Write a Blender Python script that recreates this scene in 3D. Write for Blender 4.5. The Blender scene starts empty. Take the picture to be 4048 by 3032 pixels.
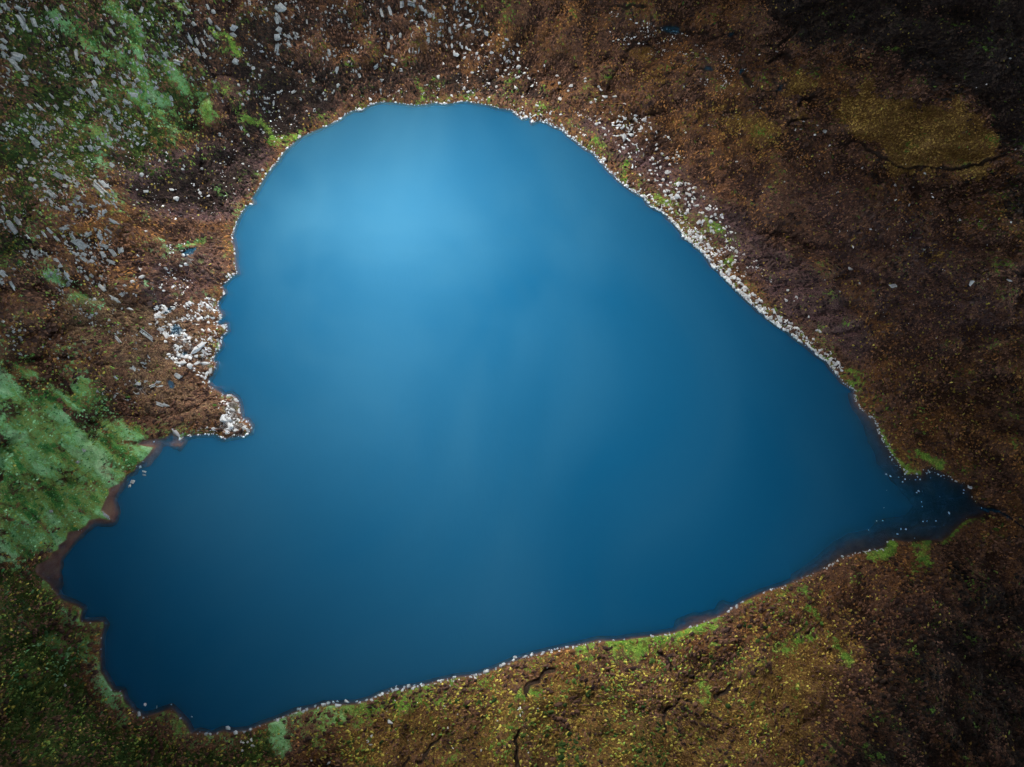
import bpy, bmesh, math, random
import numpy as np
from mathutils import Matrix, Vector, Euler

S = bpy.context.scene
COL = S.collection
R = math.radians

# ---------------------------------------------------------------- camera (a drone 220 m above the lake)
CAM_H, TILT, HFOV = 220.0, 20.0, 68.0
CAM = np.array([0.0, -80.0, CAM_H])
cam_d = bpy.data.cameras.new('drone_camera')
cam = bpy.data.objects.new('drone_camera', cam_d)
COL.objects.link(cam)
cam.location = CAM
cam.rotation_euler = (R(TILT), 0, 0)
cam_d.sensor_fit = 'HORIZONTAL'
cam_d.angle = R(HFOV)
cam_d.clip_start = 1.0
cam_d.clip_end = 20000.0
S.camera = cam

# ---------------------------------------------------------------- sky and sun (overcast; the bright break is a gap in the added clouds)
SUN_EL, SUN_AZ = 36.0, 118.0          # azimuth counter-clockwise from +x (the photograph's right)
sun_dir = np.array([math.cos(R(SUN_AZ)) * math.cos(R(SUN_EL)), math.sin(R(SUN_AZ)) * math.cos(R(SUN_EL)), math.sin(R(SUN_EL))])
W = bpy.data.worlds.new('World')
S.world = W
W.use_nodes = True
nt = W.node_tree
nt.nodes.clear()
wo = nt.nodes.new('ShaderNodeOutputWorld')
bg = nt.nodes.new('ShaderNodeBackground')
sky = nt.nodes.new('ShaderNodeTexSky')
sky.sky_type = 'NISHITA'
sky.sun_disc = False
sky.sun_elevation = R(SUN_EL)
sky.sun_rotation = R(90.0 - SUN_AZ)
sky.altitude = 600
sky.dust_density = 3.0
bg.inputs['Strength'].default_value = 0.05
veil = nt.nodes.new('ShaderNodeHueSaturation')          # thin overcast takes the blue out of the sky
veil.inputs['Saturation'].default_value = 0.6
nt.links.new(sky.outputs[0], veil.inputs['Color'])
nt.links.new(veil.outputs[0], bg.inputs[0])
nt.links.new(bg.outputs[0], wo.inputs[0])

sun_d = bpy.data.lights.new('sun', 'SUN')
sun_d.energy = 1.5
sun_d.angle = R(10)
sun_d.color = (1.0, 0.97, 0.93)
sun = bpy.data.objects.new('sun', sun_d)
COL.objects.link(sun)
sun.rotation_euler = Vector(sun_dir).to_track_quat('Z', 'Y').to_euler()

S.view_settings.view_transform = 'Standard'
S.view_settings.look = 'None'
S.view_settings.gamma = 1.0
S.view_settings.use_curve_mapping = False
S.view_settings.exposure = 5.45
S.cycles.max_bounces = 6
S.cycles.diffuse_bounces = 2
S.cycles.transparent_max_bounces = 12

rng = np.random.default_rng(7)
random.seed(7)

# ---------------------------------------------------------------- survey geometry: photograph -> ground
FOC = 2024.0 / math.tan(R(HFOV / 2))
FWD = np.array([0, math.sin(R(TILT)), -math.cos(R(TILT))])
UPV = np.array([0, math.cos(R(TILT)), math.sin(R(TILT))])
RGT = np.array([1.0, 0, 0])

def rays(px):
    px = np.asarray(px, float).reshape(-1, 2)
    u = (px[:, 0] - 2024.0) / FOC
    v = (1516.0 - px[:, 1]) / FOC
    return FWD[None] + u[:, None] * RGT[None] + v[:, None] * UPV[None]

def on_water(px, z=0.0):
    d = rays(px)
    t = (z - CAM[2]) / d[:, 2]
    return (CAM[None] + d * t[:, None])[:, :2]

def hash2(ix, iy, seed):
    h = (ix.astype(np.int64) * 374761393 + iy.astype(np.int64) * 668265263 + seed * 2147483647) & 0x7fffffff
    h = ((h ^ (h >> 13)) * 1274126177) & 0x7fffffff
    return ((h ^ (h >> 16)) & 0xffff).astype(np.float32) / 65535.0

def vnoise(x, y, scale, seed=0):
    x = np.asarray(x, np.float32) / scale
    y = np.asarray(y, np.float32) / scale
    ix, iy = np.floor(x), np.floor(y)
    fx, fy = x - ix, y - iy
    fx = fx * fx * (3 - 2 * fx)
    fy = fy * fy * (3 - 2 * fy)
    ix, iy = ix.astype(np.int64), iy.astype(np.int64)
    a, b = hash2(ix, iy, seed), hash2(ix + 1, iy, seed)
    c, d = hash2(ix, iy + 1, seed), hash2(ix + 1, iy + 1, seed)
    return (a + (b - a) * fx) * (1 - fy) + (c + (d - c) * fx) * fy

def fbm(x, y, scale, octaves=4, seed=0, gain=0.5):
    t = 0; amp = 1.0; tot = 0
    ca, sa = math.cos(0.6), math.sin(0.6)
    for o in range(octaves):
        xr, yr = x * ca - y * sa, x * sa + y * ca
        t = t + amp * vnoise(xr, yr, scale, seed + o * 17)
        tot += amp; amp *= gain; scale *= 0.5; x, y = xr + 13.7, yr - 7.1
    return t / tot

def sstep(a, b, x):
    t = np.clip((x - a) / (b - a), 0, 1)
    return t * t * (3 - 2 * t)

def seg_dist(x, y, pts, closed):
    """distance from points to a polyline (flat arrays)"""
    pts = np.asarray(pts, np.float32)
    n = len(pts)
    best = np.full(x.shape, 1e9, np.float32)
    for i in range(n if closed else n - 1):
        ax, ay = pts[i]; bx, by = pts[(i + 1) % n]
        dx, dy = bx - ax, by - ay
        L = dx * dx + dy * dy + 1e-9
        t = np.clip(((x - ax) * dx + (y - ay) * dy) / L, 0, 1)
        np.minimum(best, (x - ax - t * dx) ** 2 + (y - ay - t * dy) ** 2, out=best)
    return np.sqrt(best)

def inside(x, y, pts):
    pts = np.asarray(pts, np.float32)
    r = np.zeros(x.shape, bool)
    n = len(pts)
    for i in range(n):
        ax, ay = pts[i]; bx, by = pts[(i + 1) % n]
        if ay == by:
            continue
        c = (ay > y) != (by > y)
        r ^= c & (x < (bx - ax) * (y - ay) / (by - ay) + ax)
    return r

def sdf_poly(x, y, pts):
    """positive outside"""
    d = seg_dist(x, y, pts, True)
    return np.where(inside(x, y, pts), -d, d)

# ---------------------------------------------------------------- shoreline of the lake (photograph coordinates)
SHORE_PX = [(1122,600),(1148,576),(1184,543),(1231,522),(1282,500),(1329,478),(1347,467),(1365,451),(1398,435),(1430,434),(1452,420),(1477,409),(1506,402),(1560,404),(1600,409),
(1629,415),(1687,413),(1720,405),(1759,411),(1788,407),(1817,400),(1846,398),(1883,407),(1919,411),(1962,424),(2027,435),(2049,451),(2071,467),(2100,460),(2107,484),(2132,474),(2165,482),(2190,496),(2230,511),(2248,532),(2274,551),(2299,572),(2324,589),(2345,600),
(2356,609),(2381,638),(2403,663),(2428,688),(2461,721),(2490,741),(2519,763),(2551,775),(2566,804),(2591,821),(2620,833),(2642,857),(2667,878),(2685,898),(2703,920),(2707,936),(2725,944),(2747,967),(2776,989),(2798,1014),(2823,1051),(2852,1074),(2870,1096),
(2908,1135),(2940,1168),(2977,1201),(3002,1226),(3035,1251),(3067,1277),(3107,1300),(3136,1324),(3169,1349),(3201,1371),(3237,1403),(3270,1425),(3288,1451),(3310,1476),(3332,1504),(3365,1527),(3382,1542),(3382,1570),(3398,1603),(3432,1636),(3460,1655),(3474,1693),(3491,1736),(3522,1788),(3550,1826),(3574,1868),
(3585,1877),(3610,1874),(3643,1877),(3646,1856),(3675,1848),(3712,1859),(3755,1885),(3773,1903),(3813,1914),(3835,1939),(3842,1968),(3864,1990),(3885,2011),(3894,2022),(3885,2040),(3856,2051),(3835,2050),(3806,2066),(3784,2088),(3755,2117),(3726,2142),(3683,2136),(3639,2135),(3596,2142),(3567,2140),(3516,2136),(3507,2149),(3498,2167),(3458,2176),(3411,2182),(3368,2193),(3331,2203),(3291,2229),(3248,2254),
(3170,2290),(3100,2318),(3010,2347),(2937,2380),(2894,2412),(2836,2441),(2782,2463),(2727,2481),(2662,2503),(2575,2517),(2503,2525),(2438,2535),(2365,2535),(2300,2551),(2206,2570),(2116,2591),(2036,2613),(1953,2649),(1884,2673),(1808,2680),(1717,2700),(1652,2718),(1565,2731),(1500,2752),
(1460,2771),(1410,2785),(1352,2789),(1280,2789),(1236,2805),(1171,2816),(1135,2832),(1080,2854),(1026,2872),(982,2892),(924,2899),(881,2892),(838,2910),(790,2899),(754,2905),(733,2861),(707,2834),(676,2803),(636,2817),(605,2828),(570,2837),(526,2817),(517,2799),(490,2773),(481,2737),(446,2735),(424,2697),(397,2653),(393,2583),(395,2538),(400,2503),(413,2472),(406,2459),(353,2463),(318,2459),(314,2441),(325,2408),(287,2388),(234,2366),(208,2331),(190,2304),
(145,2272),(138,2250),(145,2232),(177,2218),(199,2203),(203,2185),(232,2171),(228,2156),(261,2135),(268,2102),(311,2097),(340,2077),(351,2055),(395,2048),(435,2057),(431,2044),(398,2019),(413,1983),(431,1950),(427,1932),(449,1921),(482,1906),(500,1877),(529,1863),(540,1838),(565,1820),(594,1787),(605,1769),(565,1763),(536,1758),(565,1742),(616,1734),(652,1731),(670,1718),
(675,1707),(697,1722),(719,1736),(719,1723),(762,1718),(798,1714),(845,1711),(867,1722),(885,1731),(914,1725),(965,1716),(987,1707),(989,1685),(976,1667),(951,1660),(947,1627),(941,1591),(932,1577),(911,1562),(882,1569),(864,1551),(835,1537),(822,1519),(820,1490),(835,1486),(845,1461),(849,1439),(835,1425),(849,1396),(871,1370),(864,1348),(871,1327),(893,1309),(889,1283),(878,1291),(856,1287),(856,1269),(874,1247),(856,1222),(856,1200),
(872,1180),(883,1158),(875,1129),(893,1114),(908,1096),(933,1082),(926,1042),(926,998),(915,937),(922,908),(937,868),(955,835),(977,810),(998,803),(995,781),(1017,748),(1045,701),(1067,669),(1100,633),(1114,611)]
SHORE = on_water(SHORE_PX)
CEN = SHORE.mean(0)

# ---------------------------------------------------------------- ground grid: fine over the photographed valley, coarse out to the horizon
STEP = 0.42
def axis(lo, hi):
    core = np.arange(lo, hi + STEP, STEP)
    g, s = [], STEP
    a = 0.0
    while a < 2600:
        s = min(s * 1.22, 220); a += s; g.append(a)
    g = np.array(g)
    return np.concatenate([(lo - g)[::-1], core, core[-1] + g]).astype(np.float32)
AX, AY = axis(-182, 182), axis(-190, 152)
NX, NY = len(AX), len(AY)
GX, GY = np.meshgrid(AX, AY)
gx, gy = GX.ravel(), GY.ravel()

# slope of the valley sides by bearing from the lake (degrees counter-clockwise from +x)
SL_A = np.array([-180, -150, -120, -90, -60, -30, 0, 30, 60, 80, 100, 120, 150, 180], float)
SL_V = np.array([.34, .25, .21, .22, .18, .12, .10, .16, .22, .32, .46, .55, .50, .34], float)

def base_height(x, y, sd):
    ang = np.degrees(np.arctan2(y - CEN[1], x - CEN[0]))
    sl = np.interp(ang, SL_A, SL_V).astype(np.float32)
    d = np.maximum(sd, 0)
    w = 9.0
    ramp = d - w * (1 - np.exp(-d / w))
    ramp = np.where(ramp > 140, 140 + (ramp - 140) * 0.55, ramp)
    h = sl * ramp
    h = np.where(h > 330, 330 + (h - 330) * 0.1, h)
    amp = np.minimum(d / 14.0, 1.0)
    h = h + amp * (fbm(x, y, 34, 4, 3) - 0.5) * (7.0 + 13.0 * sl)
    h = h + amp * (fbm(x, y, 5.5, 3, 9) - 0.5) * (1.5 + 2.0 * sl)
    rid = 1 - np.abs(2 * fbm(x, y, 26, 3, 57) - 1)
    h = h - amp * np.minimum(d / 30.0, 1) * (rid ** 6) * 1.6
    h = h + np.minimum(d / 18.0, 1) * (fbm(x, y, 13, 3, 21) - 0.5) * (2.0 + 3.0 * sl)
    tt = np.radians(ang).astype(np.float32) * 95.0 + (fbm(x, y, 30, 3, 91) - .5) * 26
    drain = 1 - np.abs(2 * fbm(tt, d * .22, 15, 3, 58) - 1)                 # runnels down the fall line
    h = h - np.minimum(d / 12.0, 1) * drain ** 5 * (1.1 + 1.6 * sl)
    h = h + 0.42 * (1 - np.exp(-d / 0.9)) + 0.10 * np.minimum(d, 6)
    h = np.where(sd < 0, np.maximum(-1.3 * -sd, -14), h)
    return h.astype(np.float32)

core_x = (gx > -200) & (gx < 200) & (gy > -210) & (gy < 170)
SD = np.empty_like(gx)
SD[core_x] = sdf_poly(gx[core_x], gy[core_x], SHORE)
SD[~core_x] = sdf_poly(gx[~core_x], gy[~core_x], SHORE[::6])
HZ = base_height(gx, gy, SD)
ripp = np.clip((1.6 - np.abs(SD)) / 1.6, 0, 1)
HZ += np.where(SD > 0.2, (fbm(gx, gy, 1.3, 2, 31) - 0.45) * 0.25 * ripp, 0)

def grid_ix(ax, v):
    i = np.clip(np.searchsorted(ax, v) - 1, 0, len(ax) - 2)
    return i, np.clip((v - ax[i]) / (ax[i + 1] - ax[i]), 0, 1)

def sample(F, x, y):
    F = F.reshape(NY, NX)
    x = np.atleast_1d(np.asarray(x, np.float32)); y = np.atleast_1d(np.asarray(y, np.float32))
    i, fx = grid_ix(AX, x); j, fy = grid_ix(AY, y)
    return (F[j, i] * (1 - fx) + F[j, i + 1] * fx) * (1 - fy) + (F[j + 1, i] * (1 - fx) + F[j + 1, i + 1] * fx) * fy

def on_ground(px, F=None, floor=0.0):
    """where the photograph's sight lines meet the ground: (n, 3)"""
    F = HZ if F is None else F
    d = rays(px)
    t0 = np.zeros(len(d)); res = np.full(len(d), np.nan)
    t = np.full(len(d), 60.0); prev = t.copy()
    live = np.ones(len(d), bool)
    for k in range(900):
        p = CAM[None] + d * t[:, None]
        hit = live & (p[:, 2] <= np.maximum(sample(F, p[:, 0], p[:, 1]), floor))
        if hit.any():
            a, b = prev[hit].copy(), t[hit].copy(); dd = d[hit]
            for _ in range(14):
                m = (a + b) / 2
                q = CAM[None] + dd * m[:, None]
                lo = q[:, 2] <= np.maximum(sample(F, q[:, 0], q[:, 1]), floor)
                b = np.where(lo, m, b); a = np.where(lo, a, m)
            res[hit] = b
            live &= ~hit
        if not live.any():
            break
        prev = np.where(live, t, prev)
        t = t + 0.8
    res = np.where(np.isnan(res), 300, res)
    return CAM[None] + d * res[:, None]

def ov(pts):
    """traced points given on the 2212-pixel-wide overview -> ground"""
    return on_ground(np.asarray(pts, float) * (4048.0 / 2212.0))[:, :2]

# ---------------------------------------------------------------- peat hags, gullies and the outlet stream, traced as centre lines
def win(ox, oy, k, pts):
    return [(ox + a / k, oy + b / k) for a, b in pts]
D_, Q_, R_, M_, J_, E_, C_ = (1311.5, 0, 5.053), (820, 1329, 5.053), (1257, 1257, 5.053), (0, 929, 5.053), (0, 656, 5.053), (1202, 273, 5.053), (874, 0, 5.053)
F1, N_, G_, S_ = (1639, 273, 3.858), (0, 1257, 4.143), (0, 328, 5.053), (1775, 929, 5.053)
GULLIES = [  # width, depth, centre line
 (2.2, .9, win(*D_, [(490,150),(500,250),(590,285),(700,270)])), (2.0, .8, win(*D_, [(830,350),(950,380),(1080,360),(1130,350)])), (1.8,.8, win(*D_, [(1070,440),(1250,390),(1400,340)])),
 (2.6, 1.1, win(*D_, [(1580,520),(1720,490),(1950,460),(2000,370),(2100,240)])), (3.0,1.2, win(*D_, [(1480,820),(1540,880),(1600,950)])), (2.0,.9, win(*D_, [(500,940),(590,955),(650,910)])),
 (1.6,.7, win(*D_, [(880,790),(960,850),(950,920)])), (1.8,.8, win(*D_, [(1280,1215),(1410,1210)])), (1.8,.8, win(*D_, [(1690,1000),(1840,1000),(1830,1080)])), (3.4,1.3, win(*D_, [(2090,1130),(2140,1080),(2260,1060)])),
 (2.2,.9, win(*D_, [(990,1200),(992,1320)])), (1.5,.7, win(*D_, [(800,1280),(880,1280)])), (2.0,.8, win(*D_, [(2200,1300),(2010,1300),(1960,1390)])), (1.8,.7, win(*D_, [(540,560),(480,660),(380,700)])),
 (1.8,.7, win(*D_, [(200,600),(270,500),(400,470),(520,530)])), (2.2,.8, win(*D_, [(0,60),(190,75),(400,80)])), (1.6,.7, win(*D_, [(1290,1110),(1400,1040)])), (2.6,.9, win(*D_, [(2000,640),(1900,600),(1780,680)])),
 (1.6,.6, win(*D_, [(1090,1160),(1160,1120)])), (1.6,.7, win(*D_, [(1000,730),(1060,735),(1150,780)])),
 (2.4,.9, win(*F1, [(690,140),(850,130),(950,210),(1060,290),(1150,330),(1350,330),(1500,340),(1700,350),(1850,310),(2060,240)])), (1.8,.8, win(*F1, [(1290,560),(1320,600),(1520,600)])), (1.6,.7, win(*F1, [(1450,540),(1700,510)])),
 (3.0,1.0, win(*F1, [(2080,1170),(2200,1240)])), (1.6,.6, win(*F1, [(1580,620),(1620,720)])), (1.6,.6, win(*F1, [(1780,1180),(1840,1220),(1900,1180)])), (1.8,.7, win(*F1, [(2040,620),(2090,700)])), (1.6,.7, win(*F1, [(1840,550),(2080,530)])),
 (2.0,1.0, win(*Q_, [(1500,1260),(1505,1400),(1520,1500),(1535,1640)])), (2.6,.9, win(*Q_, [(1580,850),(1700,740),(1790,660),(1900,600)])), (2.4,1.0, win(*Q_, [(400,1590),(520,1480),(640,1360)])), (1.8,.8, win(*Q_, [(290,1657),(310,1550)])),
 (1.2,.6, win(*Q_, [(1340,980),(1320,1010)])), (2.0,.9, win(*R_, [(840,760),(900,800),(930,860),(990,930),(1000,1010)])), (2.0,.9, win(*R_, [(930,1640),(920,1480),(960,1380),(1100,1300),(1220,1300)])), (2.0,.8, win(*R_, [(1480,1260),(1640,1110)])), (1.8,.7, win(*R_, [(1180,880),(1220,1030)])),
 (1.8,.6, win(*M_, [(0,800),(150,830),(260,840),(340,930),(430,1010),(490,1060),(520,1150)])), (1.8,.6, win(*M_, [(0,930),(120,980),(300,1030),(430,1050),(480,1100)])), (2.2,.7, win(*M_, [(400,310),(520,350),(600,410),(680,450),(850,460)])),
 (1.8,.6, win(*M_, [(1000,410),(930,480),(850,560)])), (2.6,.8, win(*M_, [(1150,0),(1190,120),(1230,260)])), (4.2,.7, win(*M_, [(1140,230),(1150,370),(1230,390),(1380,410)])), (3.0,.6, win(*M_, [(1100,450),(1210,480),(1220,600)])),
 (1.8,.6, win(*M_, [(0,1350),(100,1370),(200,1410),(380,1430)])), (1.8,.7, win(*M_, [(100,1590),(250,1570),(400,1540)])), (1.6,.6, win(*M_, [(560,1110),(700,1080),(760,1060)])), (2.6,.9, win(*M_, [(800,860),(880,880),(960,960)])), (1.6,.6, win(*M_, [(640,860),(700,920),(760,950)])),
 (1.4,.5, win(*J_, [(0,570),(120,680),(230,760),(340,810),(400,900),(470,950)])), (2.4,.7, win(*J_, [(380,650),(470,740),(600,820),(640,900)])), (3.0,.8, win(*J_, [(640,1050),(750,1150),(900,1240),(1000,1290),(1140,1380),(1200,1500),(1240,1650)])),
 (3.0,.8, win(*J_, [(1140,1100),(1180,1180),(1280,1190),(1400,1290)])), (2.6,.8, win(*J_, [(1160,1390),(1300,1510),(1480,1530),(1640,1480),(1820,1430)])), (2.0,.7, win(*J_, [(1000,620),(1000,720),(1100,830)])), (2.0,.7, win(*J_, [(1680,720),(1800,800),(1850,860)])),
 (2.0,.7, win(*J_, [(1840,1070),(1950,1190)])), (2.0,.7, win(*J_, [(1500,1040),(1600,1100)])),
 (2.6,.8, win(*N_, [(0,790),(130,750),(230,660),(370,590),(460,590),(530,615),(700,620),(820,625),(885,600)])), (2.8,.8, win(*N_, [(380,1010),(620,950),(720,900),(800,830),(890,780)])), (1.6,.5, win(*N_, [(150,1120),(380,1090),(560,1040)])), (1.4,.5, win(*N_, [(420,740),(520,700),(650,710)])),
 (2.4,.9, win(*G_, [(1450,1250),(1650,1240),(1750,1210),(1900,1190)])), (2.6,.8, win(*G_, [(1830,1030),(1960,1080),(1985,1150),(1890,1230)])),
 (2.6,.9, win(*S_, [(1740,850),(1850,880),(1950,910),(2060,960),(2140,1020),(2260,1110)])), (2.0,.6, win(*S_, [(1760,870),(1800,890),(1860,850)])),
 (1.6,.6, win(1665,1202,3.64, [(1600,150),(1730,240),(1800,310)])), (1.4,.5, win(1665,1202,3.64, [(1190,610),(1350,680),(1380,760)])), (1.4,.5, win(1665,1202,3.64, [(280,600),(370,530)])), (1.6,.5, win(1665,1202,3.64, [(1500,1150),(1600,1450),(1620,1500)])),
 (1.4,.5, win(1665,1202,3.64, [(500,450),(580,480)])), (1.6,.5, win(1665,1202,3.64, [(440,1440),(540,1540),(620,1570)])), (1.4,.5, win(1665,1202,3.64, [(850,900),(930,1100)])),
]
PEAT = np.zeros_like(gx)
gull = [(w, dp, ov(c)) for w, dp, c in GULLIES]
for w, dp, c in gull:
    lo, hi = c.min(0) - 8, c.max(0) + 8
    m = (gx > lo[0]) & (gx < hi[0]) & (gy > lo[1]) & (gy < hi[1])
    if not m.any():
        continue
    X, Y = gx[m], gy[m]
    wob = (fbm(X, Y, 4.0, 3, 55) - 0.5) * 3.0
    d = seg_dist(X + wob, Y + (fbm(X, Y, 3.0, 3, 77) - .5) * 2.6, c, False)
    ww = w * 0.21 * (0.35 + 1.3 * fbm(X, Y, 7, 2, 5))
    k = (1 - sstep(ww * 0.55, ww * 1.2, d)) * np.where(SD[m] > 0.15, 1, 0)
    left_side = np.where(X < -75, .32, 1.0)
    HZ[m] -= (k * dp * .6 * left_side * np.minimum(1, SD[m] / 2 + .2)).astype(np.float32)
    lip = np.exp(-((d - ww * 1.5) / 0.7) ** 2) * 0.16
    HZ[m] += np.where(SD[m] > 1, lip, 0).astype(np.float32)
    PEAT[m] = np.maximum(PEAT[m], (.15 + .85 * left_side) * (1 - sstep(ww * 0.5, ww * 1.5, d)))

# bog pools: flat water in hollows
POOLS = [win(*D_, [(590,310),(640,275),(790,272),(806,360),(730,368),(660,352)]), win(*D_, [(1320,385),(1345,350),(1415,328),(1400,350),(1370,378),(1335,410)]),
         win(*D_, [(1440,800),(1450,760),(1490,738),(1520,742),(1470,790),(1455,815)]), win(*D_, [(1050,745),(1090,715),(1130,720),(1150,770),(1110,760)]), win(*D_, [(1850,985),(1880,930),(1920,925),(1890,985)]),
         win(*J_, [(1830,850),(1850,825),(1900,880),(1890,930),(1850,915)]), win(*J_, [(1870,300),(1880,240),(1930,220),(1990,290),(1960,345),(1850,350)]), win(*J_, [(1930,590),(1960,535),(2020,520),(2040,560),(1960,590)]), win(*G_, [(1975,1070),(2060,1050),(2150,1050),(2100,1110),(2000,1130)]),
         win(*J_, [(1760,90),(1850,50),(1920,25),(1900,60),(1800,110)])]
pools = []
for p in POOLS:
    g = on_ground(np.asarray(p) * (4048.0 / 2212.0), HZ)
    c = g[:, :2]; lvl = float(np.percentile(g[:, 2], 20)) - 0.05
    lo, hi = c.min(0) - 5, c.max(0) + 5
    m = (gx > lo[0]) & (gx < hi[0]) & (gy > lo[1]) & (gy < hi[1])
    d = sdf_poly(gx[m] + (fbm(gx[m], gy[m], 2, 2, 4) - .5) * 1.0, gy[m], c)
    k = 1 - sstep(0.0, 1.2, d)
    HZ[m] = np.where(d < 0.2, lvl - 0.35 + np.maximum(d, -1) * .1, HZ[m] * (1 - k) + (lvl + 0.03) * k)
    PEAT[m] = np.maximum(PEAT[m], 0.5 * (1 - sstep(.2, 1.0, d)))
    pools.append((c, lvl))
# shallow shelves of the lake bed
def shelf(px_pts, depth, soft, k=2212.0 / 2212.0):
    c = on_water(np.asarray(px_pts, float) * (4048.0 / 2212.0))
    lo, hi = c.min(0) - 12, c.max(0) + 12
    m = (gx > lo[0]) & (gx < hi[0]) & (gy > lo[1]) & (gy < hi[1]) & (SD < 0)
    X, Y = gx[m], gy[m]
    d = sdf_poly(X + (fbm(X, Y, 6, 3, 71) - .5) * 5, Y + (fbm(X, Y, 6, 3, 72) - .5) * 5, c)
    t = 1 - sstep(-soft * 0.4, soft, d)
    want = -np.minimum(depth * (.6 + .8 * fbm(X, Y, 9, 3, 8)), -SD[m] * 0.5 + 0.05)
    HZ[m] = np.where(t > 0, HZ[m] * (1 - t) + np.maximum(want, HZ[m]) * t, HZ[m])
shelf(win(*M_, [(1190,640),(1340,560),(1300,680),(1265,760),(1265,900),(1240,1000),(1050,1040),(930,1130),(780,1260),(690,1400),(655,1560),(650,1700),(600,1720),(470,1640),(360,1560),(380,1450),(560,1350),(730,1150),(960,1030),(1100,890),(1150,760)]), .26, 3.0)
shelf(win(*M_, [(1480,170),(1680,120),(1740,140),(1700,230),(1590,340),(1620,240)]), .7, 4)
shelf(win(*M_, [(1830,170),(1900,120),(2000,130),(1960,190),(1860,200)]), .5, 3)
shelf(win(*R_, [(1040,450),(1130,400),(1290,310),(1380,290),(1290,370),(1150,430)]), .45, 3)
shelf(win(*R_, [(1470,240),(1580,210),(1560,230),(1480,255)]), .5, 2)
shelf(win(*S_, [(640,0),(700,250),(820,450),(1000,480),(1100,500),(1400,520),(1620,700),(1700,900),(1500,1000),(1330,1180),(900,1200),(700,1180),(500,1290),(300,1330),(100,1450),(250,1250),(600,1100),(850,900),(900,600),(620,380)]), .16, 34)
shelf(win(*S_, [(0,1540),(250,1330),(560,1220),(720,1200),(700,1260),(450,1330),(220,1400),(0,1560)]), .5, 3)

# ---------------------------------------------------------------- what grows where (weights on the ground)
GREEN = np.zeros_like(gx); MOSS = np.zeros_like(gx); GOLD = np.zeros_like(gx); DARK = np.zeros_like(gx); STONE = np.zeros_like(gx); PURP = np.zeros_like(gx); BARE = np.zeros_like(gx)
def paint(ch, pts, val, soft=4.0, line=None, ragged=4.0, scale=7.0):
    if ch is GREEN and line is None: soft, ragged = soft * 1.8 + .8, ragged * 2.0
    elif ch is GREEN: soft, ragged = soft * 1.2, ragged * 1.1
    c = ov(pts) if not isinstance(pts, np.ndarray) else pts
    pad = soft + ragged + (line or 0) + 2
    lo, hi = c.min(0) - pad, c.max(0) + pad
    m = (gx > lo[0]) & (gx < hi[0]) & (gy > lo[1]) & (gy < hi[1])
    X, Y = gx[m], gy[m]
    X2 = X + (fbm(X, Y, scale, 4, 101) - .5) * 2 * ragged
    Y2 = Y + (fbm(X, Y, scale, 4, 202) - .5) * 2 * ragged
    d = seg_dist(X2, Y2, c, False) - line if line is not None else sdf_poly(X2, Y2, c)
    ch[m] = np.maximum(ch[m], val * (1 - sstep(-soft, soft, d)))
def spot(ch, x, y, r, val, soft=1.2, ragged=1.6):
    a = np.linspace(0, 6.283, 9)[:-1]
    paint(ch, [(x + r * math.cos(t), y + r * math.sin(t) * .8) for t in a], val, soft, None, ragged, 3.0)

# bright wet grass of the left slope
paint(GREEN, [(-60,740),(10,752),(60,790),(120,835),(180,868),(250,930),(340,955),(318,1000),(250,1060),(232,1120),(140,1160),(70,1205),(-60,1215)], 1.0, 5, None, 5)
paint(GREEN, win(*J_, [(0,440),(200,560),(390,690),(700,860),(830,850),(1050,1080),(1140,1100),(1160,1200),(1500,1420),(1840,1380),(1830,1440),(1650,1480),(1400,1500),(1180,1420),(900,1260),(560,1060),(300,800),(100,700),(-60,600)]), 1.0, 4, None, 4)
paint(GREEN, win(*J_, [(1340,1540),(1480,1400),(1700,1380),(1850,1390),(1760,1500),(1480,1560)]), .9, 3)
paint(GREEN, win(*M_, [(1380,380),(1460,160),(1650,180),(1620,280),(1500,350),(1440,470)]), .95, 3)
paint(MOSS, [(-60,1205),(80,1190),(200,1110),(240,1130),(120,1250),(170,1330),(215,1380),(220,1480),(270,1530),(410,1590),(640,1530),(640,1700),(-60,1700)], .62, 8)
paint(GREEN, win(*N_, [(0,760),(280,600),(380,545),(560,590),(880,560),(890,760),(820,830),(760,760),(600,700),(300,740),(60,860),(0,900)]), .75, 4)
paint(GREEN, win(*N_, [(560,270),(640,230),(730,240),(720,330),(600,330)]), .8, 2)
paint(GREEN, win(*N_, [(260,60),(340,0),(430,20),(520,150),(430,140)]), .6, 3)
paint(GREEN, win(*N_, [(1010,990),(1090,990),(1120,1090),(1170,1180),(1080,1290),(900,1180),(760,1200),(900,1120)]), .6, 4)
paint(GREEN, win(*N_, [(1380,1190),(1520,1145),(1600,1210),(1700,1350),(1560,1320)]), .5, 4)
paint(GOLD, win(*N_, [(1390,1480),(1460,1400),(1550,1440),(1540,1530),(1430,1540)]), .9, 4)
paint(GOLD, win(*N_, [(0,1180),(380,1120),(400,1180),(200,1260),(0,1280)]), .5, 4)
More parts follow.
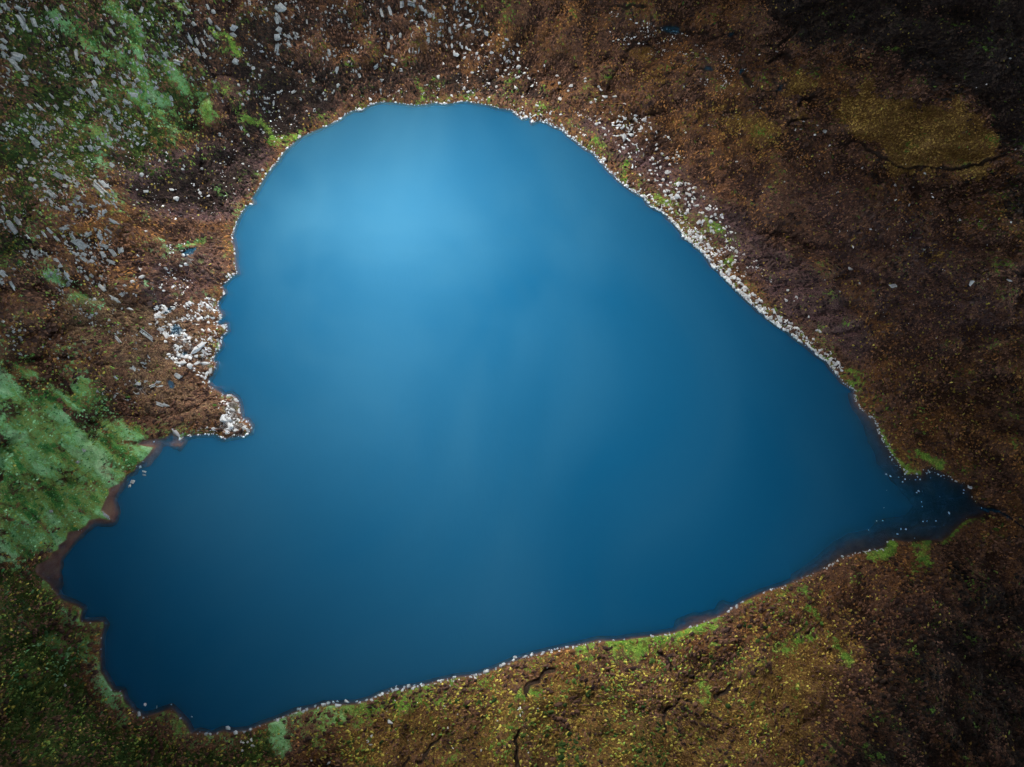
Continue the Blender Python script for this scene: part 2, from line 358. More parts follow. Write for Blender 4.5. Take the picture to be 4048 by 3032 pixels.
# streaks on the scree slope
A_, B_ = (0, 0, 5.053), (437.9, 0, 5.053)
paint(GREEN, win(*A_, [(1150,30),(1220,130),(1330,210),(1430,300),(1500,450),(1530,560)]), .8, 1.6, 2.2, 2.0)
paint(GREEN, win(*A_, [(1260,600),(1400,680),(1500,800),(1540,880),(1640,1000),(1760,1110),(1850,1260),(1950,1370),(2060,1430)]), .95, 1.6, 2.6, 2.2)
paint(GREEN, win(*A_, [(1820,720),(1920,860),(2050,970),(2209,1060)]), .8, 1.6, 2.2, 2.0)
paint(GREEN, win(*A_, [(1540,1040),(1640,1110),(1760,1280),(1880,1300)]), .8, 1.5, 2.4, 2.0)
paint(GREEN, win(*A_, [(540,180),(700,300),(860,320),(940,430),(1100,530),(1280,580)]), .6, 2, 3.0, 3.0)
paint(GREEN, win(*A_, [(1950,40),(2080,130)]), .7, 2, 1.6, 2)
paint(GREEN, win(*A_, [(1880,260),(1960,330)]), .6, 2, 1.4, 2)
paint(GREEN, win(*A_, [(860,1350),(1000,1400),(1200,1500)]), .6, 2, 2.0, 3)
paint(GREEN, win(*B_, [(120,350),(260,400),(420,640)]), .7, 1.6, 1.3, 2)
paint(GREEN, win(*B_, [(0,1060),(40,1230)]), .8, 2, 2.6, 2)
paint(GREEN, win(*B_, [(480,1290),(620,1310),(750,1390)]), .85, 1.5, 1.6, 2)
paint(GREEN, win(*B_, [(720,1500),(820,1420),(1000,1440),(960,1560),(820,1610)]), .85, 2)
paint(GREEN, win(*B_, [(150,930),(230,960)]), .7, 1.5, 1.6, 2)
paint(GREEN, win(*G_, [(1140,100),(1260,30),(1280,200),(1180,270),(1070,200)]), .85, 2)
paint(GREEN, win(*G_, [(430,1040),(520,1120)]), .6, 2, 2.0, 2)
paint(GREEN, win(*G_, [(480,1300),(700,1450),(820,1560),(1060,1640)]), .75, 2, 1.8, 2)
paint(GREEN, win(*G_, [(1980,1050),(2209,990)]), .8, 1.5, 1.6, 2)
paint(MOSS, [(-80,-80),(470,-80),(420,60),(480,200),(420,330),(260,420),(180,480),(60,600),(-80,640)], .57, 16)
paint(MOSS, [(-80,560),(120,620),(260,650),(330,800),(300,900),(120,820),(-80,740)], .32, 10)
paint(GOLD, [(-60,560),(120,640),(220,760),(160,830),(60,760),(-60,700)], .35, 10)
paint(GREEN, win(*C_, [(170,900),(230,890),(240,960),(180,1060),(150,1000)]), .7, 1.5)
paint(GREEN, win(*C_, [(1130,1120),(1240,1100),(1330,1150),(1260,1190)]), .55, 1.5)
paint(MOSS, win(*C_, [(900,-40),(1250,-40),(1180,300),(1050,120)]), .6, 6)
paint(MOSS, [(1050,100),(1200,230),(1330,310),(1480,480),(1600,640),(1570,640),(1400,440),(1240,270),(1080,200)], .45, 5)
# right shore
for x, y, r, v in [(1430,428,11,1),(1386,335,8,.7),(1538,487,13,1),(1551,498,10,1),(1519,489,8,.9),(1578,525,10,1),(1578,552,9,1),(1447,437,8,.9),(1354,356,6,.9),(1289,301,9,.8),(1300,312,6,.8),(1389,400,7,.6),(1420,418,6,.6),(1463,382,6,.5),(1405,391,7,.6),(1380,380,5,.6),(1570,566,5,.8),(1512,517,5,.7),(1557,512,8,.9),(1475,462,6,.6),(1462,448,6,.6)]:
    spot(GREEN, x, y, r, v)
for x, y, r, v in [(1775,770,14,.5),(1800,730,16,.4),(1838,845,7,1),(1844,815,9,1),(1857,812,6,.9),(1990,905,16,.75),(1960,1010,14,.5),(2080,1010,16,.4),(1910,860,9,.6)]:
    spot(GREEN, x, y, r, v, 2.0, 2.5)
paint(GREEN, win(*S_, [(1050,260),(1130,300),(1280,380)]), .9, 1, 1.5, 1.2)
paint(GREEN, win(*S_, [(640,20),(700,160),(770,260),(830,330),(930,440),(1080,470)]), .8, .8, .8, .8)
paint(GOLD, win(*S_, [(650,0),(760,180),(860,330),(960,430),(1090,430),(1060,330),(900,200),(800,0)]), .6, 3)
paint(GREEN, win(*S_, [(960,1220),(1230,1220),(1220,1300),(1150,1440),(1120,1380),(1060,1300)]), .9, 1.5)
paint(GREEN, win(*S_, [(960,1400),(1100,1390),(1090,1500),(980,1500)]), .7, 2)
paint(GREEN, win(*S_, [(560,1370),(700,1310),(740,1220)]), .9, 1.2, 1.6, 1.2)
paint(GREEN, win(*S_, [(320,1500),(400,1500),(400,1580),(310,1570)]), .9, 1)
paint(GREEN, win(*S_, [(1330,1225),(1420,1140),(1540,1020),(1620,965),(1740,975)]), .8, .8, 1.0, .8)
paint(GREEN, win(*S_, [(1700,1500),(1830,1490),(1800,1640),(1740,1640)]), .5, 2)
paint(GOLD, win(*S_, [(600,1480),(860,1420),(1000,1420),(840,1480),(640,1530)]), .6, 2)
# bottom shore
paint(GREEN, win(*R_, [(380,700),(480,620),(640,610),(780,600),(960,590),(930,660),(760,740),(560,840),(460,840)]), 1.0, 1.5)
paint(GREEN, win(*R_, [(0,720),(200,660),(420,650),(380,760),(220,780),(0,780)]), .8, 2)
paint(GREEN, win(*R_, [(1370,520),(1460,490),(1480,560),(1400,560)]), .9, 1.2)
paint(GREEN, win(*R_, [(1180,900),(1330,870),(1390,940),(1370,1080),(1240,1080)]), .95, 1.5)
paint(GREEN, win(*R_, [(1380,1120),(1390,1220),(1330,1270)]), .8, 1, 1.2, 1.5)
paint(GREEN, win(*R_, [(960,580),(1200,520),(1450,450)]), .6, 1, 1.2, 1.2)
paint(GREEN, win(1665,1202,3.645, [(120,250),(210,210),(240,300),(290,400),(220,350)]), 1.0, 1)
paint(GREEN, win(1665,1202,3.645, [(300,420),(360,500)]), .8, 1, 1.2, 1.2)
paint(GREEN, win(1665,1202,3.645, [(70,720),(180,660),(280,600),(290,670),(220,790),(110,820)]), .8, 2)
paint(GREEN, win(1665,1202,3.645, [(480,650),(510,730),(590,830)]), .85, 1.2, 1.3, 1.5)
paint(GREEN, win(1665,1202,3.645, [(50,1290),(130,1260),(120,1330)]), .6, 2)
paint(GREEN, win(1665,1202,3.645, [(1100,660),(1130,740)]), .6, 2, 1.2, 1.5)
paint(GREEN, win(*Q_, [(1340,990),(1370,900),(1560,870),(1560,1000),(1420,1050)]), .95, 2)
paint(GREEN, win(*Q_, [(960,1300),(1040,1150),(1200,1160),(1260,1280),(1200,1500),(1050,1640),(880,1560)]), .62, 5)
paint(GREEN, win(*Q_, [(0,900),(200,830),(400,860),(420,1000),(200,1030),(0,980)]), .6, 3)
paint(GREEN, win(*Q_, [(1100,680),(1300,650),(1250,760),(1080,780)]), .55, 3)
paint(GREEN, [(640,1530),(800,1505),(960,1480),(900,1540),(760,1560),(660,1570)], .55, 4)
paint(MOSS, [(400,1600),(640,1540),(900,1490),(1200,1430),(1480,1360),(1560,1340),(1700,1280),(1640,1700),(400,1700)], .44, 12)
paint(GOLD, [(640,1560),(900,1490),(1200,1430),(1400,1400),(1560,1400),(1800,1300),(1900,1400),(1700,1700),(760,1700)], .66, 12)
P_ = (383, 1331, 5.053)
paint(GREEN, win(*P_, [(1080,1180),(1140,1240),(1100,1400),(1160,1460)]), .75, 1.2, 1.6, 1.5)
paint(GREEN, win(*P_, [(1500,1060),(1650,1000),(1700,1040),(1600,1160),(1500,1140)]), .8, 2)
# golden bog grass
paint(GOLD, win(1750,0,4.766, [(560,740),(640,880),(770,970),(900,990),(1000,1060),(1060,1140),(1240,1110),(1380,1080),(1480,1040),(1600,1080),(1740,1200),(1760,1300),(1900,1380),(1990,1560),(2000,1640),(1850,1720),(1560,1760),(1260,1700),(960,1720),(760,1560),(600,1450),(480,1340),(360,1250),(340,1000),(420,860)]), 1.15, 5, None, 7)
paint(GREEN, win(1750,0,4.766, [(0,740),(60,780),(140,740),(150,860),(60,860)]), .8, 1.2)
paint(GREEN, win(1750,0,4.766, [(790,500),(860,500)]), .8, 1, 1.2, 1.2)
paint(GOLD, win(*D_, [(220,560),(380,500),(520,530),(500,640),(380,710),(260,680)]), .75, 2)
paint(GOLD, win(*D_, [(420,830),(520,690),(560,820),(700,830),(640,920),(500,910)]), .75, 3)
paint(GOLD, win(*D_, [(1850,1000),(2050,740),(2200,720),(2250,1000),(2000,1020),(1950,1200),(2200,1150),(2200,1300),(1980,1280)]), .8, 3)
paint(GOLD, win(*D_, [(820,1300),(1000,1180),(1280,1130),(1300,1200),(1060,1240),(1320,1310),(1250,1340),(900,1350)]), .7, 3)
paint(GOLD, win(*D_, [(1240,1310),(1500,1240),(1800,1220),(1900,1400),(1700,1600),(1500,1500),(1300,1440)]), .6, 5)
paint(GOLD, win(*D_, [(1600,640),(1420,420),(1560,350),(1900,350),(1880,480),(1700,490)]), .3, 4)
paint(GOLD, win(*D_, [(540,170),(700,200),(760,260),(600,270)]), .5, 2)
for x, y, r, v in [(1655,310,20,.6),(1660,345,22,.55),(1700,300,14,.6),(1690,400,24,.55),(1760,430,22,.5),(1790,440,18,.5),(1900,470,18,.5),(1940,490,14,.5),(1900,540,22,.35),(2020,530,30,.5),(2060,470,30,.5),(2120,420,36,.45),(2150,620,30,.5),(2000,600,34,.45),(2080,680,40,.4),(1930,620,26,.4),(1790,540,18,.4),(1730,520,16,.4),(2100,900,40,.35),(1990,780,40,.35),(2140,1010,26,.45),(1850,1240,24,.4),(1780,1310,26,.45),(1900,1290,30,.3),(1890,1460,40,.35),(2050,1330,40,.3)]:
    spot(GOLD, x, y, r, v, 5, 8)
paint(GOLD, [(1205,-10),(1300,60),(1400,110),(1420,250),(1360,260),(1300,140),(1190,60)], .28, 8)
paint(GOLD, [(1560,560),(2212,420),(2300,1000),(2000,1020),(1900,820),(1700,680)], .22, 25)
# dark heather; its colour in the corners also carries dimming toward the edges
paint(DARK, [(1640,-80),(2400,-80),(2400,440),(2160,380),(2160,330),(2120,260),(2060,215),(1985,225),(1905,190),(1890,150),(1800,128),(1735,100),(1690,60)], .74, 16, None, 14, 18)
paint(DARK, [(1790,340),(1960,370),(2100,370),(2260,360),(2400,560),(2240,560),(2100,420),(1900,420)], .5, 8)
paint(DARK, [(1880,1290),(2030,1240),(2400,1130),(2400,1800),(1560,1800),(1680,1540)], .55, 22, None, 12, 20)
paint(PURP, [(1270,250),(1400,320),(1610,460),(1800,600),(1890,740),(1850,810),(1700,690),(1560,540),(1400,400),(1250,280)], .85, 9)
paint(DARK, [(430,60),(900,110),(1180,170),(1260,260),(1090,225),(830,212),(700,260),(610,330),(540,430),(490,470),(300,480),(250,380),(420,290),(480,200)], .60, 10)
paint(PURP, [(1500,380),(1800,330),(2260,560),(2300,760),(1960,820),(1760,620)], .5, 16)
paint(PURP, [(1900,1250),(2260,1100),(2260,1500),(1800,1500)], .42, 16)
paint(DARK, [(-80,-80),(1150,-80),(1060,60),(760,100),(480,200),(300,210),(180,300),(140,620),(-80,640)], .60, 18)
paint(PURP, [(250,340),(420,305),(560,300),(600,330),(540,420),(500,470),(430,480),(330,470),(280,420)], .9, 6)
paint(PURP, [(430,120),(620,160),(900,190),(1100,180),(1230,250),(1000,215),(820,210),(700,270),(560,280),(440,220)], .6, 10)
paint(DARK, win(*M_, [(640,190),(700,60),(860,30),(1050,90),(1120,220),(1080,330),(860,360),(770,290)]), .9, 2)
paint(DARK, [(-60,1330),(130,1330),(215,1390),(200,1420),(60,1420),(-60,1400)], .55, 6)
paint(DARK, [(-60,1480),(210,1470),(270,1540),(200,1560),(-60,1540)], .6, 6)
paint(PURP, [(300,560),(480,520),(500,590),(470,650),(330,680),(290,620)], .6, 6)
# bare stony ground and broken rock
paint(STONE, win(0+218.9,656,5.053, [(560,150),(800,60),(1000,120),(860,200),(1060,300),(1240,400),(1260,640),(1240,760),(1140,800),(960,720),(820,680),(660,600),(690,480),(720,420),(600,280)]), .55, 4)
paint(STONE, win(218.9,656,5.053, [(1200,1390),(1290,1200),(1400,1010),(1500,1080),(1510,1270),(1620,1340),(1620,1420),(1340,1460)]), .8, 3)
paint(STONE, win(218.9,656,5.053, [(240,840),(420,830),(640,850),(720,900),(560,980),(440,980),(300,930)]), .6, 3)
paint(STONE, win(218.9,656,5.053, [(490,1080),(640,1050),(780,1140),(700,1260),(580,1200)]), .5, 3)
paint(STONE, win(218.9,656,5.053, [(760,760),(900,780),(930,860),(830,860)]), .5, 2)
paint(STONE, win(*G_, [(1960,1060),(2160,1040),(2140,1180),(2060,1260),(1900,1240),(1990,1180)]), .6, 2)
paint(STONE, win(*D_, [(0,200),(350,200),(560,380),(1050,400),(1300,560),(1460,760),(1150,760),(700,560),(400,500),(100,460)]), .35, 5)
paint(STONE, [(-60,-60),(330,-60),(300,120),(340,230),(250,260),(120,200),(-60,220)], .25, 12)
paint(STONE, win(*M_, [(840,800),(1000,880),(1110,890),(1060,950),(960,960),(880,880)]), .5, 1.5)
paint(STONE, win(*M_, [(520,1210),(600,1250),(640,1310),(560,1350),(510,1380)]), .6, 1.5)
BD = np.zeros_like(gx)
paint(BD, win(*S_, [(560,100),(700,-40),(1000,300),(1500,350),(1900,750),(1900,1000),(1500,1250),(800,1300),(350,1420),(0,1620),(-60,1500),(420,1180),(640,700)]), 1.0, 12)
TAN = np.zeros_like(gx)
paint(TAN, [(120,640),(240,600),(330,640),(470,640),(480,780),(450,830),(510,870),(520,930),(370,940),(300,900),(200,800),(130,720)], .62, 8)
paint(TAN, [(330,520),(500,470),(510,600),(470,640),(380,620)], .4, 6)
paint(TAN, [(560,180),(640,160),(960,170),(1180,200),(900,215),(700,280)], .12, 8)
LUSH = sstep(-60, -100, gx) if False else sstep(-55, -95, gx + .3 * gy)
# worn sheep track on the right
for tr in [win(*E_, [(1340,440),(1420,560),(1560,720),(1720,870),(1770,990)]), win(*E_, [(1900,1090),(2050,1240),(2209,1370)]), win(*C_, [(1650,-20),(1900,110),(2209,215)]), win(*D_, [(0,215),(60,260),(150,350)]), win(1413,492,5.053, [(820,0),(920,120),(1060,190),(1170,310)])]:
    paint(BARE, tr, .8, .5, .35, .8)
# wet peat margin at the water's edge
BARE = np.maximum(BARE, 0.22 * np.exp(-(np.maximum(SD, 0) / 0.7) ** 2) * (SD > -.5))
GREEN = np.clip(GREEN, 0, 1) * (1 - PEAT)
for F_ in (GOLD,): F_ *= .55 + .75 * fbm(gx, gy, 14, 3, 333)

# ---------------------------------------------------------------- mesh helpers
def grid_mesh(name, verts, quads):
    me = bpy.data.meshes.new(name)
    me.vertices.add(len(verts)); me.vertices.foreach_set('co', np.ascontiguousarray(verts, np.float32).ravel())
    k = quads.shape[1]
    me.loops.add(quads.size); me.loops.foreach_set('vertex_index', np.ascontiguousarray(quads, np.int32).ravel())
    me.polygons.add(len(quads))
    me.polygons.foreach_set('loop_start', np.arange(0, quads.size, k, dtype=np.int32))
    me.polygons.foreach_set('loop_total', np.full(len(quads), k, np.int32))
    me.update(calc_edges=True)
    return me
def add_attr(me, name, rgba):
    a = me.color_attributes.new(name, 'FLOAT_COLOR', 'POINT')
    a.data.foreach_set('color', np.ascontiguousarray(rgba, np.float32).ravel())
def add_f(me, name, v):
    a = me.attributes.new(name, 'FLOAT', 'POINT')
    a.data.foreach_set('value', np.ascontiguousarray(v, np.float32).ravel())
def link(name, me, mat=None, parent=None):
    o = bpy.data.objects.new(name, me)
    if mat is not None and len(me.materials) == 0:
        me.materials.append(mat)
    COL.objects.link(o)
    o.parent = parent
    return o
def tag(o, label=None, cat=None, group=None, kind=None):
    if label: o['label'] = label
    if cat: o['category'] = cat
    if group: o['group'] = group
    if kind: o['kind'] = kind
    return o
def smooth(me):
    me.polygons.foreach_set('use_smooth', np.ones(len(me.polygons), bool)); me.update()

# ---------------------------------------------------------------- node helpers
class N:
    def __init__(s, mat):
        mat.use_nodes = True
        s.t = mat.node_tree; s.t.nodes.clear()
        s.out = s.t.nodes.new('ShaderNodeOutputMaterial')
    def n(s, typ, **kw):
        nd = s.t.nodes.new(typ)
        for k, v in kw.items():
            setattr(nd, k, v)
        return nd
    def l(s, a, b): s.t.links.new(a, b)
    def val(s, sock, v):
        if hasattr(v, 'is_linked'): s.l(v, sock)
        else: sock.default_value = v
    def math(s, op, a, b=None, c=None, clamp=False):
        m = s.n('ShaderNodeMath', operation=op, use_clamp=clamp)
        s.val(m.inputs[0], a)
        if b is not None: s.val(m.inputs[1], b)
        if c is not None: s.val(m.inputs[2], c)
        return m.outputs[0]
    def mix(s, f, a, b):
        m = s.n('ShaderNodeMix', data_type='RGBA', clamp_factor=True)
        s.val(m.inputs[0], f)
        s.val(m.inputs[6], a if hasattr(a, 'is_linked') else (*a, 1)); s.val(m.inputs[7], b if hasattr(b, 'is_linked') else (*b, 1))
        return m.outputs[2]
    def noise(s, vec, scale, detail=4, rough=.6, dist=0.0):
        m = s.n('ShaderNodeTexNoise'); m.inputs['Scale'].default_value = scale; m.inputs['Detail'].default_value = detail
        m.inputs['Roughness'].default_value = rough; m.inputs['Distortion'].default_value = dist
        s.l(vec, m.inputs['Vector']); return m.outputs[0]
    def ramp(s, f, stops):
        m = s.n('ShaderNodeValToRGB'); s.l(f, m.inputs[0])
        e = m.color_ramp.elements
        while len(e) < len(stops): e.new(0.5)
        for el, (p, c) in zip(e, stops):
            el.position = p; el.color = (*c, 1)
        return m.outputs[0]
    def thr(s, w, noise, soft=.12):
        """patchy cover: where the weight w beats the noise"""
        m = s.n('ShaderNodeMapRange', interpolation_type='SMOOTHSTEP')
        s.l(s.math('SUBTRACT', w, noise), m.inputs[0]); m.inputs[1].default_value = -soft; m.inputs[2].default_value = soft
        return m.outputs[0]
    def stretch(s, f, lo, hi):
        m = s.n('ShaderNodeMapRange'); s.l(f, m.inputs[0]); m.inputs[1].default_value = lo; m.inputs[2].default_value = hi
        return m.outputs[0]

# ---------------------------------------------------------------- the hillside and lake bed: one sheet
jj, ii = np.meshgrid(np.arange(NY - 1), np.arange(NX - 1), indexing='ij')
a0 = (jj * NX + ii).ravel()
quads = np.stack([a0, a0 + 1, a0 + 1 + NX, a0 + NX], 1)
# cushions and tussocks: real relief a few decimetres high
cush = (vnoise(gx, gy, 1.05, 61) - .5) * .36 + (vnoise(gx + gy * .3, gy, 2.3, 62) - .5) * .42
cush *= sstep(.6, 3.5, SD) * (1 - PEAT) * (1 - .6 * GREEN)
TER = HZ + cush
me = grid_mesh('hillside', np.stack([gx, gy, TER], 1), quads)
smooth(me)
add_attr(me, 'cover', np.stack([GREEN, MOSS, GOLD, DARK], 1))
add_attr(me, 'soil', np.stack([PEAT, STONE, PURP, BARE], 1))
add_f(me, 'shore', SD)
rel = HZ.reshape(NY, NX)
def blur0(F, k):
    c = np.cumsum(np.cumsum(np.pad(F.astype(np.float64), ((k + 1, k), (k + 1, k)), mode='edge'), 0), 1)
    n = 2 * k + 1
    return (c[n:, n:] - c[:-n, n:] - c[n:, :-n] + c[:-n, :-n]) / (n * n)
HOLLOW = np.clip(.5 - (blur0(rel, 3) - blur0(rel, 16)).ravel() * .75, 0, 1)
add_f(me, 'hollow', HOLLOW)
add_f(me, 'lush', LUSH)
add_f(me, 'beddark', BD)
add_f(me, 'tan', TAN)
# ---------------------------------------------------------------- ground material
mg = bpy.data.materials.new('moor_and_grass')
g = N(mg)
tc = g.n('ShaderNodeTexCoord').outputs['Object']
at = g.n('ShaderNodeVertexColor', layer_name='cover'); sep = g.n('ShaderNodeSeparateColor'); g.l(at.outputs[0], sep.inputs[0])
w_green, w_moss, w_gold, w_dark = sep.outputs[0], sep.outputs[1], sep.outputs[2], at.outputs[1]
at2 = g.n('ShaderNodeVertexColor', layer_name='soil'); sep2 = g.n('ShaderNodeSeparateColor'); g.l(at2.outputs[0], sep2.inputs[0])
w_peat, w_stone, w_purp, w_bare = sep2.outputs[0], sep2.outputs[1], sep2.outputs[2], at2.outputs[1]
sh = g.n('ShaderNodeAttribute', attribute_name='shore').outputs['Fac']
nA = g.noise(tc, .05, 5, .6, .6)      # patches tens of metres
nB = g.noise(tc, .22, 5, .65, .5)     # a few metres
nC = g.noise(tc, .8, 4, .7, .3)       # a metre
nD = g.noise(tc, 2.6, 3, .7)          # leaves
def st(x, lo=.3, hi=.7): return g.stretch(x, lo, hi)
mixn = g.math('ADD', g.math('MULTIPLY', nB, .5), g.math('MULTIPLY', nC, .5))
heather = g.ramp(st(g.math('ADD', g.math('MULTIPLY', nC, .55), g.math('MULTIPLY', nD, .45)), .3, .72), [(0, (.026, .016, .014)), (.35, (.080, .043, .031)), (.6, (.17, .087, .052)), (.85, (.30, .155, .072)), (1, (.40, .25, .12))])
rust = g.ramp(st(nD), [(0, (.065, .028, .012)), (.5, (.18, .078, .024)), (1, (.34, .17, .05))])
col = g.mix(g.thr(nA, g.math('ADD', g.math('MULTIPLY', nB, .6), .20), .08), heather, g.mix(.62, heather, rust))
purp = g.ramp(st(nD), [(0, (.034, .020, .025)), (.5, (.11, .064, .070)), (1, (.26, .165, .145))])
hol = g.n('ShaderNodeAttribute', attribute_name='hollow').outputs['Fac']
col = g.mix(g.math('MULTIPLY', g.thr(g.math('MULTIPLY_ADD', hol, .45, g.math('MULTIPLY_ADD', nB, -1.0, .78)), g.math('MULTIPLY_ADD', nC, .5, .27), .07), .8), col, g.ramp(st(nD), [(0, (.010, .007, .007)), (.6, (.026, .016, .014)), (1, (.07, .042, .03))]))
col = g.mix(g.math('MULTIPLY', g.thr(w_purp, mixn, .25), .9), col, purp)
dim_heather = g.ramp(st(nD), [(0, (.012, .0085, .0095)), (.6, (.032, .023, .022)), (1, (.085, .06, .042))])  # heather tone, also used to dim the corners
col = g.mix(g.thr(w_dark, mixn, .12), col, dim_heather)
# scattered yellow grass tussocks
vor = g.n('ShaderNodeTexVoronoi', feature='F1'); vor.inputs['Scale'].default_value = 1.05; g.l(tc, vor.inputs['Vector'])
sepv = g.n('ShaderNodeSeparateColor'); g.l(vor.outputs['Color'], sepv.inputs[0])
dot = g.math('MULTIPLY', g.math('LESS_THAN', vor.outputs['Distance'], g.math('MULTIPLY_ADD', nD, .55, .1)), g.thr(g.math('ADD', g.math('MULTIPLY', g.math('MAXIMUM', w_gold, w_moss), .7), g.math('MULTIPLY', nB, .16)), sepv.outputs[0], .08))
tus = g.mix(sepv.outputs[1], (.30, .15, .035), (.42, .38, .08))
col = g.mix(g.math('MULTIPLY', dot, .9), col, tus)
gold = g.ramp(st(nD), [(0, (.066, .034, .014)), (.4, (.175, .092, .030)), (1, (.34, .215, .070))])
col = g.mix(g.math('MULTIPLY', g.thr(w_gold, mixn, .20), .85), col, gold)
moss = g.ramp(st(nC), [(0, (.010, .016, .007)), (.4, (.030, .070, .016)), (.7, (.080, .12, .026)), (1, (.17, .18, .045))])
col = g.mix(g.math('MULTIPLY', g.thr(w_moss, g.math('MULTIPLY_ADD', nC, 1.0, .02), .10), .9), col, moss)
m1_ = g.n('ShaderNodeMapping'); g.l(tc, m1_.inputs[0]); m1_.inputs['Rotation'].default_value = (0, 0, R(38))
m2_ = g.n('ShaderNodeMapping'); g.l(m1_.outputs[0], m2_.inputs[0]); m2_.inputs['Scale'].default_value = (.26, 1, 1)
nS_ = g.noise(m2_.outputs[0], .17, 5, .62, .5)        # swards combed down the slope
green = g.ramp(st(g.math('ADD', g.math('MULTIPLY', nS_, .62), g.math('ADD', g.math('MULTIPLY', nB, .2), g.math('MULTIPLY', nD, .18))), .38, .63), [(0, (.02, .085, .022)), (.24, (.065, .25, .06)), (.40, (.24, .30, .085)), (.52, (.17, .40, .12)), (.68, (.24, .52, .24)), (1, (.42, .66, .36))])
gsp = g.ramp(sepv.outputs[2], [(0, (.05, .10, .02)), (.35, (.10, .22, .05)), (.6, (.20, .24, .05)), (.8, (.16, .085, .025)), (1, (.05, .035, .02))])
lush = g.n('ShaderNodeAttribute', attribute_name='lush').outputs['Fac']
warm = g.ramp(st(g.math('ADD', g.math('MULTIPLY', nB, .4), g.math('MULTIPLY', nD, .6)), .32, .7), [(0, (.04, .09, .012)), (.3, (.11, .25, .03)), (.6, (.26, .43, .07)), (1, (.46, .54, .12))])
green = g.mix(lush, warm, green)
green = g.mix(g.math('MULTIPLY', g.thr(nC, g.math('MULTIPLY_ADD', sepv.outputs[0], .7, .15), .1), g.math('MULTIPLY_ADD', lush, -.5, .75)), green, gsp)
col = g.mix(g.thr(g.math('MULTIPLY_ADD', nS_, .9, g.math('MULTIPLY_ADD', hol, -.55, g.math('MULTIPLY_ADD', w_green, .90, -.22))), g.math('MULTIPLY_ADD', g.math('SUBTRACT', mixn, .5), 3.6, .48), .26), col, green)
tan_ = g.n('ShaderNodeAttribute', attribute_name='tan').outputs['Fac']
lush = g.n('ShaderNodeAttribute', attribute_name='lush').outputs['Fac']
tanc = g.ramp(st(nD), [(0, (.035, .022, .018)), (.35, (.11, .066, .048)), (.65, (.24, .145, .095)), (.85, (.30, .24, .10)), (1, (.42, .36, .22))])
col = g.mix(g.math('MULTIPLY', g.thr(tan_, mixn, .18), .9), col, tanc)
bare = g.ramp(st(nC), [(0, (.05, .032, .022)), (1, (.17, .12, .085))])
col = g.mix(g.thr(w_bare, mixn, .15), col, bare)
stone = g.ramp(st(g.math('ADD', g.math('MULTIPLY', nC, .5), g.math('MULTIPLY', nD, .5)), .38, .64), [(0, (.03, .025, .025)), (.4, (.10, .085, .08)), (.75, (.30, .29, .28)), (1, (.55, .55, .54))])
col = g.mix(g.math('MULTIPLY', g.thr(w_stone, mixn, .10), .9), col, stone)
peat = g.ramp(st(nC), [(0, (.014, .011, .011)), (1, (.065, .045, .036))])
col = g.mix(g.math('MULTIPLY', g.thr(w_peat, g.math('MULTIPLY_ADD', mixn, 1.3, -.1), .3), .92), col, peat)
bed = g.ramp(st(nB), [(0, (.26, .11, .075)), (.5, (.42, .20, .135)), (1, (.52, .30, .18))])
ub = g.n('ShaderNodeMapRange'); g.l(sh, ub.inputs[0]); ub.inputs[1].default_value = -.25; ub.inputs[2].default_value = .15; ub.inputs[3].default_value = 1; ub.inputs[4].default_value = 0
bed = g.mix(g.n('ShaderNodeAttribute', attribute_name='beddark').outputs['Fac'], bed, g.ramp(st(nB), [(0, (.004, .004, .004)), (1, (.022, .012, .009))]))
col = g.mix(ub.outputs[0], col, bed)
pr = g.n('ShaderNodeBsdfPrincipled'); g.l(col, pr.inputs['Base Color']); pr.inputs['Roughness'].default_value = .95
pr.inputs['Specular IOR Level'].default_value = .04
bp = g.n('ShaderNodeBump'); bp.inputs['Strength'].default_value = .9; bp.inputs['Distance'].default_value = .35
g.l(g.math('ADD', nD, g.math('MULTIPLY', nC, .8)), bp.inputs['Height']); g.l(bp.outputs[0], pr.inputs['Normal'])
g.l(pr.outputs[0], g.out.inputs[0])
tag(link('hillside', me, mg), kind='structure')

# ---------------------------------------------------------------- lake water
mw = bpy.data.materials.new('lake_water')
g = N(mw)
tc = g.n('ShaderNodeTexCoord').outputs['Object']
dep = g.n('ShaderNodeAttribute', attribute_name='depth').outputs['Fac']
body = g.n('ShaderNodeBsdfDiffuse'); body.inputs[0].default_value = (.0, .063, .150, 1)
clear = g.n('ShaderNodeBsdfTransparent'); clear.inputs[0].default_value = (.92, .88, .80, 1)
ms = g.n('ShaderNodeMixShader')
tt = g.math('SUBTRACT', 1.0, g.math('POWER', 2.718, g.math('MULTIPLY', dep, -.75)))
g.l(tt, ms.inputs[0]); g.l(clear.outputs[0], ms.inputs[1]); g.l(body.outputs[0], ms.inputs[2])
gl = g.n('ShaderNodeBsdfGlossy'); gl.inputs[0].default_value = (.42, .82, .90, 1); gl.inputs['Roughness'].default_value = .70
mp = g.n('ShaderNodeMapping'); g.l(tc, mp.inputs[0]); mp.inputs['Rotation'].default_value = (0, 0, R(-62)); mp.inputs['Scale'].default_value = (1.0, .28, 1)
bp = g.n('ShaderNodeBump'); bp.inputs['Strength'].default_value = .13; bp.inputs['Distance'].default_value = .20
g.l(g.math('ADD', g.noise(mp.outputs[0], 1.1, 3, .6), g.noise(mp.outputs[0], .16, 3, .6)), bp.inputs['Height'])
g.l(bp.outputs[0], gl.inputs['Normal']); g.l(bp.outputs[0], body.inputs['Normal'])
lw = g.n('ShaderNodeLayerWeight'); lw.inputs[0].default_value = .16
mp2 = g.n('ShaderNodeMapping'); g.l(tc, mp2.inputs[0]); mp2.inputs['Rotation'].default_value = (0, 0, R(35)); mp2.inputs['Scale'].default_value = (1.0, .62, 1)
